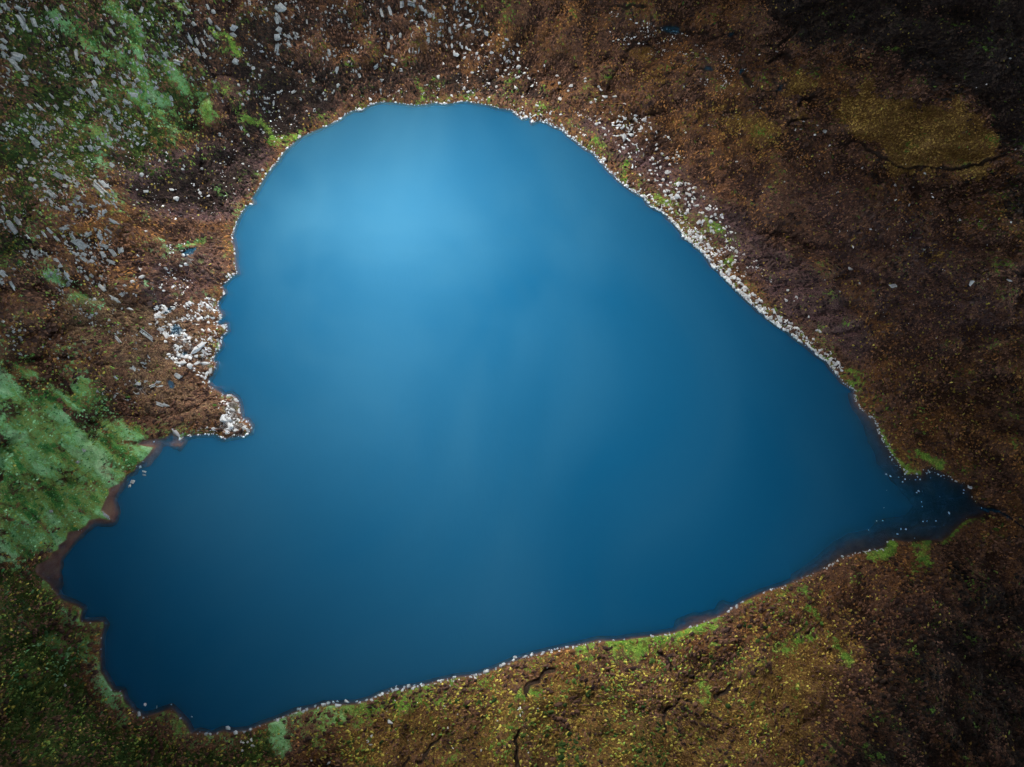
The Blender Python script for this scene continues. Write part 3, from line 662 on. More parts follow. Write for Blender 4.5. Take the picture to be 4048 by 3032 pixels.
cat = g.noise(mp2.outputs[0], .013, 4, .55, .9)
fz = g.math('MULTIPLY_ADD', lw.outputs['Fresnel'], .8, g.math('MULTIPLY', g.math('MULTIPLY_ADD', g.stretch(cat, .28, .72), 1.5, .1), .026), clamp=True)
ms2 = g.n('ShaderNodeMixShader'); g.l(fz, ms2.inputs[0]); g.l(ms.outputs[0], ms2.inputs[1]); g.l(gl.outputs[0], ms2.inputs[2])
g.l(ms2.outputs[0], g.out.inputs[0])

wm = SD.reshape(NY, NX) < 1.2
cell = wm[:-1, :-1] | wm[1:, :-1] | wm[:-1, 1:] | wm[1:, 1:]
wq = quads[cell.ravel()]
used = np.unique(wq); remap = np.full(NX * NY, -1, np.int64); remap[used] = np.arange(len(used))
wme = grid_mesh('lake_water', np.stack([gx[used], gy[used], np.zeros(len(used))], 1), remap[wq])
add_f(wme, 'depth', np.maximum(0, -HZ[used]))
smooth(wme)
tag(link('lake_water', wme, mw), kind='structure')
# small bog pools share the water material
def flat_water(name, c, z, depth=1.2):
    c = np.asarray(c, float)
    n = len(c)
    # refine the outline a little so that it is not a plain polygon
    out = []
    for i in range(n):
        a, b = c[i], c[(i + 1) % n]
        for k in range(6):
            p = a + (b - a) * k / 6
            w = .35 * np.linalg.norm(b - a) / 3
            out.append((p[0] + (float(fbm(p[:1], p[1:], 1.4, 2, 3)[0]) - .5) * min(w, .8), p[1] + (float(fbm(p[:1], p[1:], 1.4, 2, 9)[0]) - .5) * min(w, .8)))
    bm = bmesh.new()
    vs = [bm.verts.new((x, y, z)) for x, y in out]
    f = bm.faces.new(vs)
    if f.normal.z < 0: f.normal_flip()
    bmesh.ops.triangulate(bm, faces=bm.faces[:])
    m_ = bpy.data.meshes.new(name); bm.to_mesh(m_); bm.free()
    add_f(m_, 'depth', np.full(len(m_.vertices), depth))
    return tag(link(name, m_, mw), kind='structure')
for c, lvl in pools:
    ctr = c.mean(0)
    flat_water('bog_pool_water', ctr + (c - ctr) * 1.06, lvl, .9)
sc = ov(win(*S_, [(1730,845),(1850,880),(1950,908),(2060,958),(2140,1020),(2240,1095)]))
wd = .75
left, right_ = [], []
for i, p in enumerate(sc):
    t = sc[min(i + 1, len(sc) - 1)] - sc[max(i - 1, 0)]
    t = t / np.linalg.norm(t); nrm = np.array([-t[1], t[0]])
    left.append(p + nrm * wd); right_.append(p - nrm * wd)
bm = bmesh.new()
zs = [float(sample(HZ, *p)[0]) for p in sc]
zs = [max(.004, z + .18) for z in zs]
va = [bm.verts.new((*p, z)) for p, z in zip(left, zs)]; vb = [bm.verts.new((*p, z)) for p, z in zip(right_, zs)]
for i in range(len(sc) - 1): bm.faces.new((va[i], vb[i], vb[i + 1], va[i + 1]))
m_ = bpy.data.meshes.new('outlet_stream'); bm.to_mesh(m_); bm.free(); add_f(m_, 'depth', np.full(len(m_.vertices), 1.0))
tag(link('stream_water', m_, mw), kind='structure')

# ---------------------------------------------------------------- cloud deck added out of view: dims the corners, mirrored in the lake
CLOUD_Z = 480.0
gap = CAM * 0 + sun_dir / sun_dir[2] * CLOUD_Z + np.array([-22, 31, 0])  # opening placed so the sun pools on the lake
def shade_cloud_deck():
    A, B = 120, 46
    th = np.linspace(0, 2 * np.pi, A, endpoint=False)
    rr = np.concatenate([np.linspace(.62, 1.8, 26), np.geomspace(1.9, 34, B - 26)])
    TH, RR = np.meshgrid(th, rr)
    e = 1 + .35 * (fbm(np.cos(th) * 3 + 20, np.sin(th) * 3 + 20, 1.3, 3, 5) - .5)
    rad = 77 * RR * (1 + (e[None] - 1) * np.exp(-(RR - .6)))
    X = gap[0] + np.cos(TH) * rad * 1.12; Y = gap[1] + np.sin(TH) * rad * 1.13
    thick = sstep(.62, 1.5, RR) * (70 + 60 * fbm(X, Y, 120, 3, 2)) + .5
    zb = CLOUD_Z - thick * .45 * (0.6 + .8 * fbm(X, Y, 70, 4, 12))
    zt = CLOUD_Z + thick
    alpha = sstep(.62, 1.55, RR + (fbm(X, Y, 60, 4, 40) - .5) * .7)
    n = A * B
    v = np.concatenate([np.stack([X.ravel(), Y.ravel(), zb.ravel()], 1), np.stack([X.ravel(), Y.ravel(), zt.ravel()], 1)])
    q = []
    for b in range(B - 1):
        for a in range(A):
            i0, i1 = b * A + a, b * A + (a + 1) % A
            q.append((i0, i0 + A, i1 + A, i1)); q.append((n + i0, n + i1, n + i1 + A, n + i0 + A))
    for a in range(A):
        i0, i1 = a, (a + 1) % A
        q.append((i0, i1, n + i1, n + i0))
        i0, i1 = (B - 1) * A + a, (B - 1) * A + (a + 1) % A
        q.append((i0, n + i0, n + i1, i1))
    m_ = grid_mesh('shade_cloud_deck', v, np.array(q)); smooth(m_)
    south = np.clip(-(Y - gap[1]) / (np.hypot(X - gap[0], Y - gap[1]) + 1), 0, 1) ** .7
    dens = sstep(1.0, 2.2 + 5.2 * south, RR + (fbm(X, Y, 140, 4, 77) - .5) * 1.6 * sstep(1, 2.5, RR))
    north = np.clip((Y - gap[1]) / (np.hypot(X - gap[0], Y - gap[1]) + 1) + .35, 0, 1)
    glow = north * (1 - sstep(2.2, 5.5, RR))  # far side made brighter to spread the glare on the water
    add_f(m_, 'glow', np.concatenate([glow.ravel()] * 2))
    add_f(m_, 'density', np.concatenate([dens.ravel()] * 2))
    add_f(m_, 'thickness', np.concatenate([alpha.ravel()] * 2))
    return m_
mc = bpy.data.materials.new('shade_cloud_vapour')
g = N(mc)
th_ = g.n('ShaderNodeAttribute', attribute_name='thickness').outputs['Fac']
df = g.n('ShaderNodeBsdfDiffuse'); df.inputs[0].default_value = (.55, .55, .57, 1)
tl = g.n('ShaderNodeBsdfTranslucent'); dn = g.n('ShaderNodeAttribute', attribute_name='density').outputs['Fac']
gw = g.n('ShaderNodeAttribute', attribute_name='glow').outputs['Fac']
g.l(g.mix(gw, g.mix(dn, (.075, .078, .082), (.008, .009, .011)), (.34, .35, .36)), tl.inputs[0])
m1 = g.n('ShaderNodeMixShader'); m1.inputs[0].default_value = .7; g.l(df.outputs[0], m1.inputs[1]); g.l(tl.outputs[0], m1.inputs[2])
tr = g.n('ShaderNodeBsdfTransparent')
m2 = g.n('ShaderNodeMixShader'); g.l(g.math('MULTIPLY', th_, .985), m2.inputs[0]); g.l(tr.outputs[0], m2.inputs[1]); g.l(m1.outputs[0], m2.inputs[2])
g.l(m2.outputs[0], g.out.inputs[0])
tag(link('added_shade_clouds', shade_cloud_deck(), mc), kind='structure')
# ---------------------------------------------------------------- measured rocks
# (x, y, length, width, turn clockwise in degrees) in windows of the survey photograph: origin x, origin y, scale
ROCK_WINDOWS = {
'A': (0, 0, 2.761, 'flat', '''60,80,120,60,60 200,90,100,50,30 230,210,200,90,55 270,300,120,80,60 380,270,150,70,70 85,300,80,45,10 680,90,100,60,60 510,90,80,40,60 1320,45,70,45,50 1545,105,120,40,115 1685,45,80,50,70 1230,250,70,45,50 1225,355,150,45,55 1115,410,160,30,55 1380,430,70,40,60 1410,570,70,35,100 1545,385,70,40,50 1450,215,60,30,40 1890,215,60,40,70 1660,200,60,40,60 2115,265,80,50,50 2070,420,140,50,60 2165,480,100,50,60 2150,570,120,60,60 190,630,180,110,20 130,670,130,80,50 40,590,80,50,40 30,520,120,60,40 50,450,100,45,40 190,750,130,60,50 70,740,120,40,40 280,850,70,50,60 280,920,60,40,60 840,600,140,50,80 910,585,60,30,20 1050,670,130,80,60 1070,770,110,70,60 1130,690,90,50,60 680,710,60,50,60 1240,830,60,50,0 1030,910,80,60,60 980,840,80,50,-20 1310,790,60,40,60 1500,690,70,40,70 1580,640,90,40,60 1740,530,110,40,60 1810,600,100,60,60 1930,680,110,60,20 1980,670,50,30,60 1360,920,100,60,40 1400,850,80,40,50 1330,870,90,30,60 880,1000,110,50,55 990,1010,110,60,50 1050,1060,100,60,55 1145,1090,80,60,20 1270,1170,80,50,60 1470,1040,120,70,10 1370,1110,80,60,30 1535,1000,70,40,50 830,1080,80,40,50 730,1130,90,60,20 615,1170,80,50,50 560,1040,110,35,55 510,1130,100,50,60 320,1160,80,45,40 430,1180,170,40,42 650,1325,150,55,45 1190,1190,90,50,70 990,1150,120,40,50 1210,1265,60,50,30 880,1260,110,60,50 1280,1395,100,45,20 380,1550,160,80,40 370,1275,80,50,30 275,1420,70,45,40 420,1450,120,35,40 500,1400,80,40,50 560,1400,70,40,50 1395,1460,70,60,70 1420,1130,80,40,50 980,1610,80,60,60 1070,1610,70,40,10 1190,1600,60,40,50 1440,1605,45,30,50 890,1640,50,35,40 1690,960,45,40,80 1700,900,50,35,50 1870,1080,80,45,70 1880,1140,60,30,70 2095,1215,70,60,-40 2090,850,50,35,30 1770,1050,45,40,30 1835,280,40,45,80 1550,290,40,20,80 2010,820,50,25,50 1830,1530,40,30,50 1540,1380,35,25,30 1475,1365,35,25,30 1510,1505,45,30,40 1575,1570,70,35,-40 2005,1650,40,25,-30 2160,1630,35,35,0 2135,1580,40,25,90'''),
'B': (800, 0, 2.761, 'flat', '''55,90,90,50,60 120,135,60,45,60 80,230,110,50,55 170,300,80,45,50 340,310,80,80,20 345,390,100,55,40 460,145,60,30,70 535,160,60,35,70 515,35,80,40,85 695,105,60,35,80 715,225,45,30,-60 30,370,110,45,60 100,420,110,45,60 20,490,130,50,70 25,610,70,50,50 370,675,85,75,30 550,745,60,55,-20 840,100,110,100,40 820,220,120,80,70 830,320,90,80,30 825,410,85,85,0 815,520,130,60,100 820,590,40,40,0 940,400,55,45,30 1025,415,60,55,20 945,490,60,45,60 1050,130,130,30,75 1140,235,60,25,85 1055,290,35,15,80 1195,510,50,25,60 1160,490,30,25,0 1385,580,90,35,75 1360,640,80,30,70 1465,770,110,50,110 1335,750,40,22,110 1410,800,25,20,90 1580,30,70,30,85 1555,130,40,30,60 1515,215,25,25,0 1600,280,60,25,80 1830,255,80,25,90 1765,285,50,20,70 1725,240,45,20,80 1960,150,150,45,75 2050,120,130,45,70 2180,50,90,60,90 2080,430,140,30,60 2160,385,60,35,90 2030,505,85,40,95 2000,620,60,40,20 2080,620,55,40,20 2130,665,60,45,20 2090,710,80,40,30 1900,725,80,45,-40 1950,660,45,15,100 2170,765,40,30,10 2005,745,40,20,90 1715,830,60,40,70 1955,880,45,35,10 1600,670,50,30,60 1945,985,55,18,85 1485,930,40,30,60 1440,995,25,25,0 1210,885,55,45,20 1230,835,40,12,-30 1060,780,45,25,80 910,765,45,30,20 775,735,40,20,-30 645,770,30,20,80 740,895,40,35,20 1205,965,25,25,90 1130,930,40,20,80 1000,1000,65,35,-30 850,1000,75,30,-35 830,1010,40,35,0 500,1010,50,25,50 395,930,40,22,60 295,875,70,22,-50 410,1035,60,30,50 495,1075,55,28,70 440,1145,40,25,70 690,1130,65,40,20 780,1130,60,25,95 1075,1080,35,25,20 730,1075,25,22,30 1225,1205,35,35,0 1140,1220,25,22,30 1165,1255,25,25,0 935,1185,28,22,10 445,1210,35,18,0 425,1395,75,40,65 190,1470,30,30,0 500,1475,45,25,50 665,1450,45,30,20 640,1415,30,15,0 155,1000,45,22,60 960,1395,30,25,20 1635,1045,35,15,60'''),
'b': (800, 0, 2.761, 'boulder', '''1715,1200,45,40,20 1835,1080,35,35,0 1840,1135,35,25,10 1720,1160,30,20,-20 1505,1295,30,25,40 1060,1490,40,35,40'''),
'C': (1600, 0, 2.761, 'flat', '''75,45,110,70,20 180,90,90,50,60 225,120,70,45,60 265,165,60,40,70 315,165,110,30,85 430,85,60,35,50 395,230,70,50,0 490,330,90,35,80 540,85,70,25,90 250,375,50,45,0 260,440,80,30,85 115,415,70,40,80 75,395,70,30,90 50,550,85,25,90 85,545,70,25,90 155,545,85,12,90 10,170,50,25,80 120,570,45,20,80 365,385,55,35,80'''),
'c': (1600, 0, 2.761, 'boulder', '''720,120,40,35,20 740,160,35,20,20 685,215,45,18,10 890,150,30,22,90 550,275,45,35,30 695,285,65,45,20 610,275,40,30,20 810,325,50,25,10 895,370,55,45,60 1020,380,40,20,10 950,350,20,20,0 1110,430,50,35,50 1075,465,25,25,0 925,488,38,30,-40 960,485,20,18,0 945,445,25,20,0 1080,505,45,30,-60 1235,490,38,30,30 845,495,30,25,0 735,480,25,12,-20 560,585,70,60,10 655,582,40,22,10 785,585,40,30,-50 730,600,35,12,-40 950,565,50,50,0 1185,585,45,30,85 1260,575,35,30,80 805,640,40,25,90 650,635,45,25,-60 515,500,55,25,90 455,500,55,20,80 625,515,45,25,70 605,480,40,25,60 680,525,45,30,40 710,545,35,20,40 1090,640,55,30,80 1120,665,55,25,-40 1230,640,40,20,-60 1240,735,60,40,-30 1010,775,45,35,60 1130,740,25,20,0 1100,770,30,20,-40 1135,815,28,18,-30 1070,838,30,22,70 1205,825,25,18,0 1230,850,45,38,20 580,730,35,30,0 420,695,28,22,80 370,845,45,35,70 690,855,40,25,80 730,795,40,25,-20 1360,860,45,35,60 1390,935,40,28,-60 1305,800,35,22,0 920,915,25,20,0 1005,950,32,30,0 1010,998,30,20,0 650,960,30,28,0 690,1005,35,32,20 515,1045,35,22,30 1215,958,40,35,10 1285,1062,32,28,20 780,1070,40,28,30 115,845,30,18,-40 155,810,20,12,-30 70,742,18,14,0 1665,830,38,25,10 1690,912,35,32,20 1820,940,50,40,-50 1785,995,32,22,-20 1695,1080,45,35,60 1970,860,32,25,0 1970,890,30,18,0 1525,715,35,18,90 1455,780,20,16,0 2115,950,32,25,0 2145,980,40,28,10 2185,1055,50,40,-20 2040,1120,45,28,20 2085,1085,35,25,0 2080,1115,25,20,90 2160,1100,22,18,0 1445,1155,35,35,60 1590,1245,40,25,60 2095,1355,45,35,-50 2170,1400,45,30,50 2190,1475,30,28,0 1320,1280,50,35,10 1280,1240,75,40,10 1420,1260,38,28,0 1450,1290,45,35,60 1485,1255,30,25,90 1545,1310,35,35,30 1580,1305,30,25,0 1600,1315,35,20,20 1395,1325,30,25,90 1780,1440,30,30,-40 1845,1505,35,30,-20 1935,1555,45,30,80 1715,1370,35,30,50 1665,1365,50,30,20 485,1105,40,30,10 440,1125,35,30,20 345,1120,25,20,0 290,1110,25,25,0 845,1095,35,28,0 820,1105,30,30,0 240,1110,25,22,0 75,1135,25,20,0'''),
'D': (2400, 0, 2.761, 'boulder', '''80,1058,50,30,20 185,1142,38,28,-20 35,1220,38,28,90 60,1248,30,25,90 120,1205,22,18,90 135,1268,35,24,10 195,1292,48,34,15 200,1262,22,20,0 168,1272,22,18,0 313,1263,48,26,-8 300,1297,34,28,0 407,1312,62,46,-35 258,1248,28,22,0 112,1322,40,28,-30 65,1338,30,20,-40 120,1372,62,36,10 160,1398,45,35,10 180,1375,40,22,90 60,1368,25,20,90 225,1395,30,30,0 265,1410,50,26,100 240,1435,20,20,0 262,1468,55,45,-20 375,1395,50,40,90 420,1425,40,30,-50 485,1412,38,28,45 355,1415,30,22,0 535,1445,38,30,120 515,1470,20,18,0 525,1490,18,14,0 110,1485,50,24,8 75,1480,28,14,10 155,1480,40,35,0 182,1505,85,50,90 20,1435,35,20,90 320,1490,24,22,0 430,1525,28,22,110 240,1532,30,18,40 285,1575,38,26,45 320,1582,20,16,90 455,1558,16,16,0 535,1580,30,30,0 535,1630,38,28,-20 180,1620,34,34,-40 225,1600,26,20,-20 160,1605,25,16,0 840,1420,25,25,0 858,1448,28,18,0 1105,1365,25,20,0 1553,1195,45,30,95 1520,1215,35,14,0 930,580,26,20,20 862,592,28,16,-20 620,548,35,14,0 975,495,36,20,0 320,252,35,18,0 255,210,25,16,0 265,420,22,22,0 298,407,28,16,-10 235,480,38,18,-30 345,475,28,18,-20 1450,600,42,18,8 1475,568,24,16,0 1265,615,24,14,0 1285,672,26,14,90 1390,622,20,16,0 1660,597,28,14,0 1850,563,30,20,0 1135,680,28,18,10 1090,675,18,18,0 1075,590,22,18,0 835,945,26,16,95 870,1098,20,16,100 1440,1027,26,16,10 1150,995,22,12,0 1380,775,24,14,0 1300,888,16,16,0 2055,1420,28,24,0 2115,1412,38,14,0 2145,1325,30,12,0 820,368,22,18,0 725,340,18,16,0 1675,1180,26,20,-20'''),
'E': (2200, 500, 2.761, 'boulder', '''525,365,60,45,30 450,300,28,24,0 1150,300,35,32,-20 1090,250,40,30,-20 1085,198,26,24,0 1050,355,46,36,60 1022,368,24,18,0 1208,343,38,26,95 1240,417,30,28,30 1107,395,26,18,90 1130,372,22,14,-40 1052,410,26,20,0 1078,410,22,18,90 1137,450,36,26,90 1092,455,20,16,0 1215,503,76,38,5 1102,525,26,16,90 1072,588,38,30,90 1165,587,42,34,60 1140,650,40,40,-30 1245,615,30,20,0 1325,632,62,42,90 1355,622,38,34,60 1405,622,36,24,0 1290,628,20,20,0 1455,685,40,30,40 1210,640,35,25,60 1183,712,40,34,20 1215,705,50,45,60 1252,672,28,22,0 1308,685,24,20,0 1330,720,35,30,0 1190,752,34,30,0 1247,750,46,36,-50 1312,768,65,60,0 1262,788,42,40,20 1435,745,70,52,55 1408,795,44,36,60 1202,815,36,36,20 1350,785,40,18,90 1432,825,26,22,90 1308,850,26,26,0 1455,862,36,30,40 1310,812,25,20,0 1528,868,44,44,30 1497,855,30,14,90 1255,898,46,36,80 1345,915,45,30,80 1440,925,52,44,40 1410,952,34,30,-30 1222,855,20,20,0 1592,938,44,36,-40 1555,942,24,22,0 1548,1048,55,55,0 1600,1040,48,35,110 1680,1040,50,40,10 1680,985,56,26,5 1632,980,34,24,0 1730,963,34,34,40 1745,1000,28,24,0 1683,1103,34,26,0 1710,1150,50,36,100 1682,1142,36,30,-40 1622,1145,36,24,100 1545,1195,44,36,60 1578,1205,26,24,0 1678,1222,28,22,60 1815,1000,22,16,0 1787,1042,22,18,0 1842,1190,22,22,0 1855,1258,26,24,0 1798,1343,36,36,40 1922,1325,44,34,0 1845,1330,34,20,90 1870,1342,30,26,0 1842,1372,30,26,90 1775,1372,38,30,60 1790,1405,34,24,0 1830,1402,26,14,0 1955,1360,40,26,120 1970,1375,40,22,100 2045,1393,28,20,0 1935,1487,42,38,20 1915,1508,30,28,-40 1875,1480,32,24,60 1980,1575,42,20,20 1945,1595,20,18,0 2020,1635,28,26,0 2045,1635,32,28,0 2180,1467,24,14,0 895,708,44,38,20 840,628,28,26,0 780,640,30,24,0 1010,748,30,24,0 1002,785,28,26,0 1040,795,26,24,0 1048,842,34,24,30 1005,830,22,18,0 1250,1005,44,30,45 1405,1195,36,30,20 1330,1075,38,30,60 1360,1055,30,28,0 1720,1510,36,34,0 1775,1535,42,30,-30 1705,1465,30,30,0 1650,1370,40,30,30 1570,1325,36,24,60 1810,1510,34,30,0 1850,1610,32,24,0 1885,1620,36,34,60 1940,1645,34,32,0'''),
'H': (2600, 900, 2.761, 'boulder', '''1415,1088,50,32,0 1290,997,36,30,20 1235,985,50,40,10 1322,1025,44,32,70 1170,882,44,34,70 1098,820,36,36,0 1062,740,38,26,20 770,515,36,34,-30 832,545,34,30,0 748,545,34,16,0 1420,685,30,26,0 1402,790,36,36,0 1515,765,44,30,50 1487,800,24,18,0 1735,1120,34,30,20 1775,1130,42,30,20 2105,447,55,32,10 1650,970,28,20,90 1585,1222,30,30,0 1076,362,26,16,0 938,530,32,30,0 912,525,26,24,0 1620,1260,26,22,0 1990,45,34,24,80'''),
'F': (3000, 500, 2.108, 'boulder', '''1112,1328,68,42,25 1772,1308,50,36,110 2085,1283,55,16,15 465,70,24,16,-20 655,550,24,22,0 1140,495,36,24,45 1383,393,28,18,40 680,878,26,18,90 930,857,20,14,0 973,865,24,18,0 1370,1025,36,18,-15 1252,655,26,14,105 1448,588,24,14,60 1680,778,28,18,20 2005,860,26,14,0 785,1003,26,16,80 210,462,24,14,0 1280,1478,22,20,50 1140,612,24,12,-30 2100,797,20,14,45 865,345,22,12,-20 760,488,20,14,0 1115,1060,20,10,0 1860,1025,26,10,0 838,1308,16,16,0 675,1375,14,12,0'''),
'f': (3200, 0, 2.608, 'boulder', '''158,1357,48,38,-25 85,1290,26,18,-20 50,1392,32,18,-10 250,1445,18,16,0 205,1498,28,18,-30 2068,600,26,20,20 1818,865,32,18,10 1720,905,18,10,70 1143,680,24,8,0 1530,672,20,10,0 550,500,24,10,20 2125,1540,26,14,-20'''),
'G': (0, 600, 2.761, 'flat', '''355,310,95,60,25 390,385,60,55,20 640,260,140,70,30 740,295,150,60,35 820,330,140,55,40 760,110,90,40,20 720,380,85,45,15 1085,410,260,75,42 1130,360,150,50,45 550,455,120,55,45 500,395,60,40,30 600,480,80,40,40 455,530,60,55,60 840,500,110,60,20 550,540,110,40,45 720,620,110,45,40 640,620,100,30,30 1020,600,90,45,20 1150,545,110,35,40 1130,655,65,50,100 880,570,90,45,35 830,560,80,40,40 1215,150,70,50,40 550,185,70,40,20 370,130,60,40,40 280,110,80,50,60 500,100,70,35,30 1235,760,140,40,25 1135,805,110,35,35 1190,870,120,40,35 960,905,110,50,-30 1090,920,130,55,55 880,1015,220,100,35 760,1050,90,30,10 1150,1030,110,50,20 1240,1110,130,60,55 1120,1110,110,55,55 1320,1075,85,80,80 820,1115,120,40,30 920,1120,80,45,30 940,1190,160,50,35 1010,1200,70,50,40 1215,1205,120,45,20 640,1230,180,65,55 720,1330,140,60,60 610,1210,90,30,60 140,830,240,80,52 200,770,140,60,55 230,990,100,25,60 550,870,130,40,45 620,950,110,40,45 480,900,110,35,55 380,1100,120,35,40 300,930,70,50,50 1110,1360,55,22,10 1000,1350,80,40,45 1120,1490,140,50,45 1270,1490,60,35,50 1360,1460,40,35,30 1350,1550,120,60,-30 1250,1610,150,60,25 950,1380,80,40,50 735,805,70,30,-20 800,780,50,18,20 1285,850,35,16,20 40,620,90,40,60 40,1330,110,80,40 130,1450,140,50,60 25,1420,90,50,80 360,1600,110,30,50'''),
'g': (0, 600, 2.761, 'boulder', '''1585,865,40,30,-20 1545,1280,50,40,-20 1555,1365,90,35,-25 1450,1420,60,40,0 1470,1455,50,20,0 1805,1268,45,40,60 1975,1243,38,26,0 2030,1230,50,35,20 2000,1130,40,36,0 1915,1388,34,28,0 1785,1517,38,22,0 1510,1132,34,24,20 1930,515,70,55,-20 1890,410,80,28,-5 1590,435,50,50,40 1545,250,50,45,-20 2010,155,40,30,90 1995,190,34,24,0 1740,97,30,26,0 1715,195,24,14,90 2185,450,44,34,80 2170,415,26,24,0 1780,595,28,20,30 1695,635,34,18,80 1840,635,18,16,0 1915,735,26,24,0 1460,580,28,14,0 1275,552,24,18,0'''),
'K': (600, 600, 2.761, 'boulder', '''620,482,38,26,0 997,137,32,28,0 1058,158,22,22,0 1212,202,40,28,30 655,672,26,12,-30 900,292,20,18,30 548,185,32,26,0 1060,418,30,16,80 675,377,18,14,0 815,390,28,16,80 1068,540,32,28,0 1083,512,28,20,-20 1088,570,40,22,10 850,1340,45,40,0 890,1335,35,30,-20 820,1365,30,28,0 790,1425,50,18,10 790,1545,45,30,110 1295,195,30,18,90 1245,240,28,25,-40 1380,80,24,22,0 1025,590,20,18,0 875,1262,18,18,0'''),
'L': (400, 1200, 2.761, 'boulder', '''745,115,100,28,-28 620,145,90,26,-22 660,150,60,20,-25 615,48,42,24,0 955,137,36,26,0 1030,125,28,22,0 315,60,80,24,15 700,200,44,20,0 680,240,70,40,-10 625,195,30,16,0 535,222,36,24,-10 815,190,80,30,-20 650,270,80,26,-10 715,350,65,55,90 712,410,48,36,0 920,335,50,38,0 880,325,30,24,60 975,460,34,32,40 1040,405,44,32,90 835,490,60,30,-35 1060,485,210,60,-38 1120,510,40,40,30 1150,545,50,40,80 1070,565,110,35,-20 925,595,50,30,-20 1145,655,160,32,3 1040,655,80,40,-10 975,685,70,70,-20 880,650,110,50,10 1160,760,80,40,-50 1190,740,80,50,-60 720,600,40,14,10 750,580,30,20,0 1430,1160,60,40,50 1300,130,40,30,-30 1340,260,50,40,60 1260,495,60,28,-50 1285,460,30,26,0 1400,1010,60,35,-15 1470,1060,50,45,50 1500,1180,60,30,90 1340,1260,80,70,20 1420,1330,70,70,0 1480,1390,70,50,0 1230,1370,60,40,20 1570,1360,80,60,10 1600,1390,50,40,90 1400,1270,60,50,30 1380,1400,60,50,0 1555,1455,24,16,0 1350,1475,30,16,0 575,1510,24,14,0 830,1420,150,45,45 820,1390,80,50,30'''),
'l': (400, 1200, 2.761, 'flat', '''500,345,230,60,38 180,390,120,40,50 400,870,90,50,10 350,710,70,60,50 560,900,90,40,-20 620,860,60,40,10 650,900,120,25,-12 490,850,60,30,-10 460,650,70,30,20 640,1100,120,50,20 700,1110,80,50,30 850,800,110,70,30'''),
'M': (0, 1700, 2.761, 'flat', '''1580,455,60,28,15 1575,490,60,22,10 1450,565,55,50,-60 1415,610,40,26,100 1155,935,120,50,38 920,220,60,50,60 850,350,50,25,-40 1530,402,34,22,-20 1560,345,24,12,0 1680,130,22,16,0 560,885,50,40,0'''),
'N': (0, 2300, 2.264, 'boulder', '''1245,1183,44,40,-50 1300,1098,30,28,-40 1405,1120,28,10,100 1533,1098,14,12,0 1718,1206,14,12,0 585,925,24,22,-40 1285,1215,18,16,0 1615,1222,24,16,0'''),
'P': (700, 2432, 2.761, 'boulder', '''557,1230,62,44,30 640,1280,52,48,20 800,1248,46,34,-20 320,1295,44,34,-40 1160,1115,30,24,0 1112,1130,44,20,-15 1318,1025,34,26,120 1345,1030,40,26,80 1420,1030,24,20,0 1510,995,32,26,90 1538,1018,40,26,-40 1385,1042,28,20,-20 1600,970,50,42,-30 1655,960,48,40,-30 1708,950,30,24,100 1760,980,68,48,-15 1855,940,55,36,20 1960,940,28,20,0 2068,925,38,28,0 2122,922,28,24,0 2165,892,24,20,0 2200,870,24,24,0 1752,938,24,20,0 2078,1380,42,38,-20 2125,1322,34,28,80 2112,1412,46,18,5 815,1362,40,30,60 710,1380,60,34,20 830,1425,50,30,10 710,1478,28,26,-40 1467,1582,30,22,100 1660,1605,70,30,-35 995,1343,18,14,0 1120,1505,36,20,-30 770,1385,35,25,110 440,1290,26,18,100'''),
'Q': (1500, 2432, 2.761, 'boulder', '''18,868,44,26,0 135,810,34,28,100 185,808,44,38,0 180,775,24,24,0 270,790,40,34,-40 318,778,58,44,115 378,768,36,24,-10 365,805,18,18,0 452,750,30,24,0 470,770,34,22,-20 487,757,26,20,90 685,712,44,24,10 1152,618,46,44,0 1355,540,48,44,-40 1320,552,34,28,120 1480,460,46,36,5 1590,450,58,28,-12 1668,425,38,28,90 1780,415,60,34,-25 2045,348,34,26,0 1943,365,26,24,0 1055,660,30,26,0 1415,535,36,26,0 1270,585,30,30,-40 2155,348,28,22,0 120,1165,60,44,20 780,945,60,18,-25 1538,1015,34,16,95 580,1302,24,20,90 670,962,24,14,0 1690,1115,44,10,-40 1915,372,24,18,0 1850,380,26,18,0'''),
'R': (2300, 2300, 2.761, 'boulder', '''1690,270,46,40,-50 1632,290,30,26,-20 1600,320,34,34,-60 1180,493,38,30,0 920,578,42,22,0 758,590,40,24,90 1755,220,28,18,-20 465,632,26,16,90 1335,435,20,16,90'''),
'S': (3248, 1700, 2.761, 'boulder', '''1615,620,56,44,60 1465,555,32,22,20 1388,905,32,18,60 1055,665,26,22,0 1037,683,16,12,0 703,483,22,20,0 752,502,22,16,20 1037,475,24,22,0 1072,538,18,16,0 1024,542,18,14,0 908,535,16,14,0 883,565,14,14,0 925,455,36,32,0 912,480,28,20,0 900,430,28,24,60 833,330,24,20,60 745,292,18,12,0 770,320,16,14,0 773,272,18,14,0 917,1083,20,18,0 828,1135,20,12,0 1147,992,14,14,0 1247,992,14,14,0 1330,495,20,10,0 1408,508,20,12,0 1550,655,16,12,0 1548,688,14,12,0 1645,730,22,18,0 225,1380,36,26,0 637,1305,18,14,90 717,1222,22,20,0 120,1465,32,28,-20 600,992,14,12,0 666,988,14,10,0 865,1080,22,12,100 840,515,16,12,0 1105,998,14,12,0'''),
}
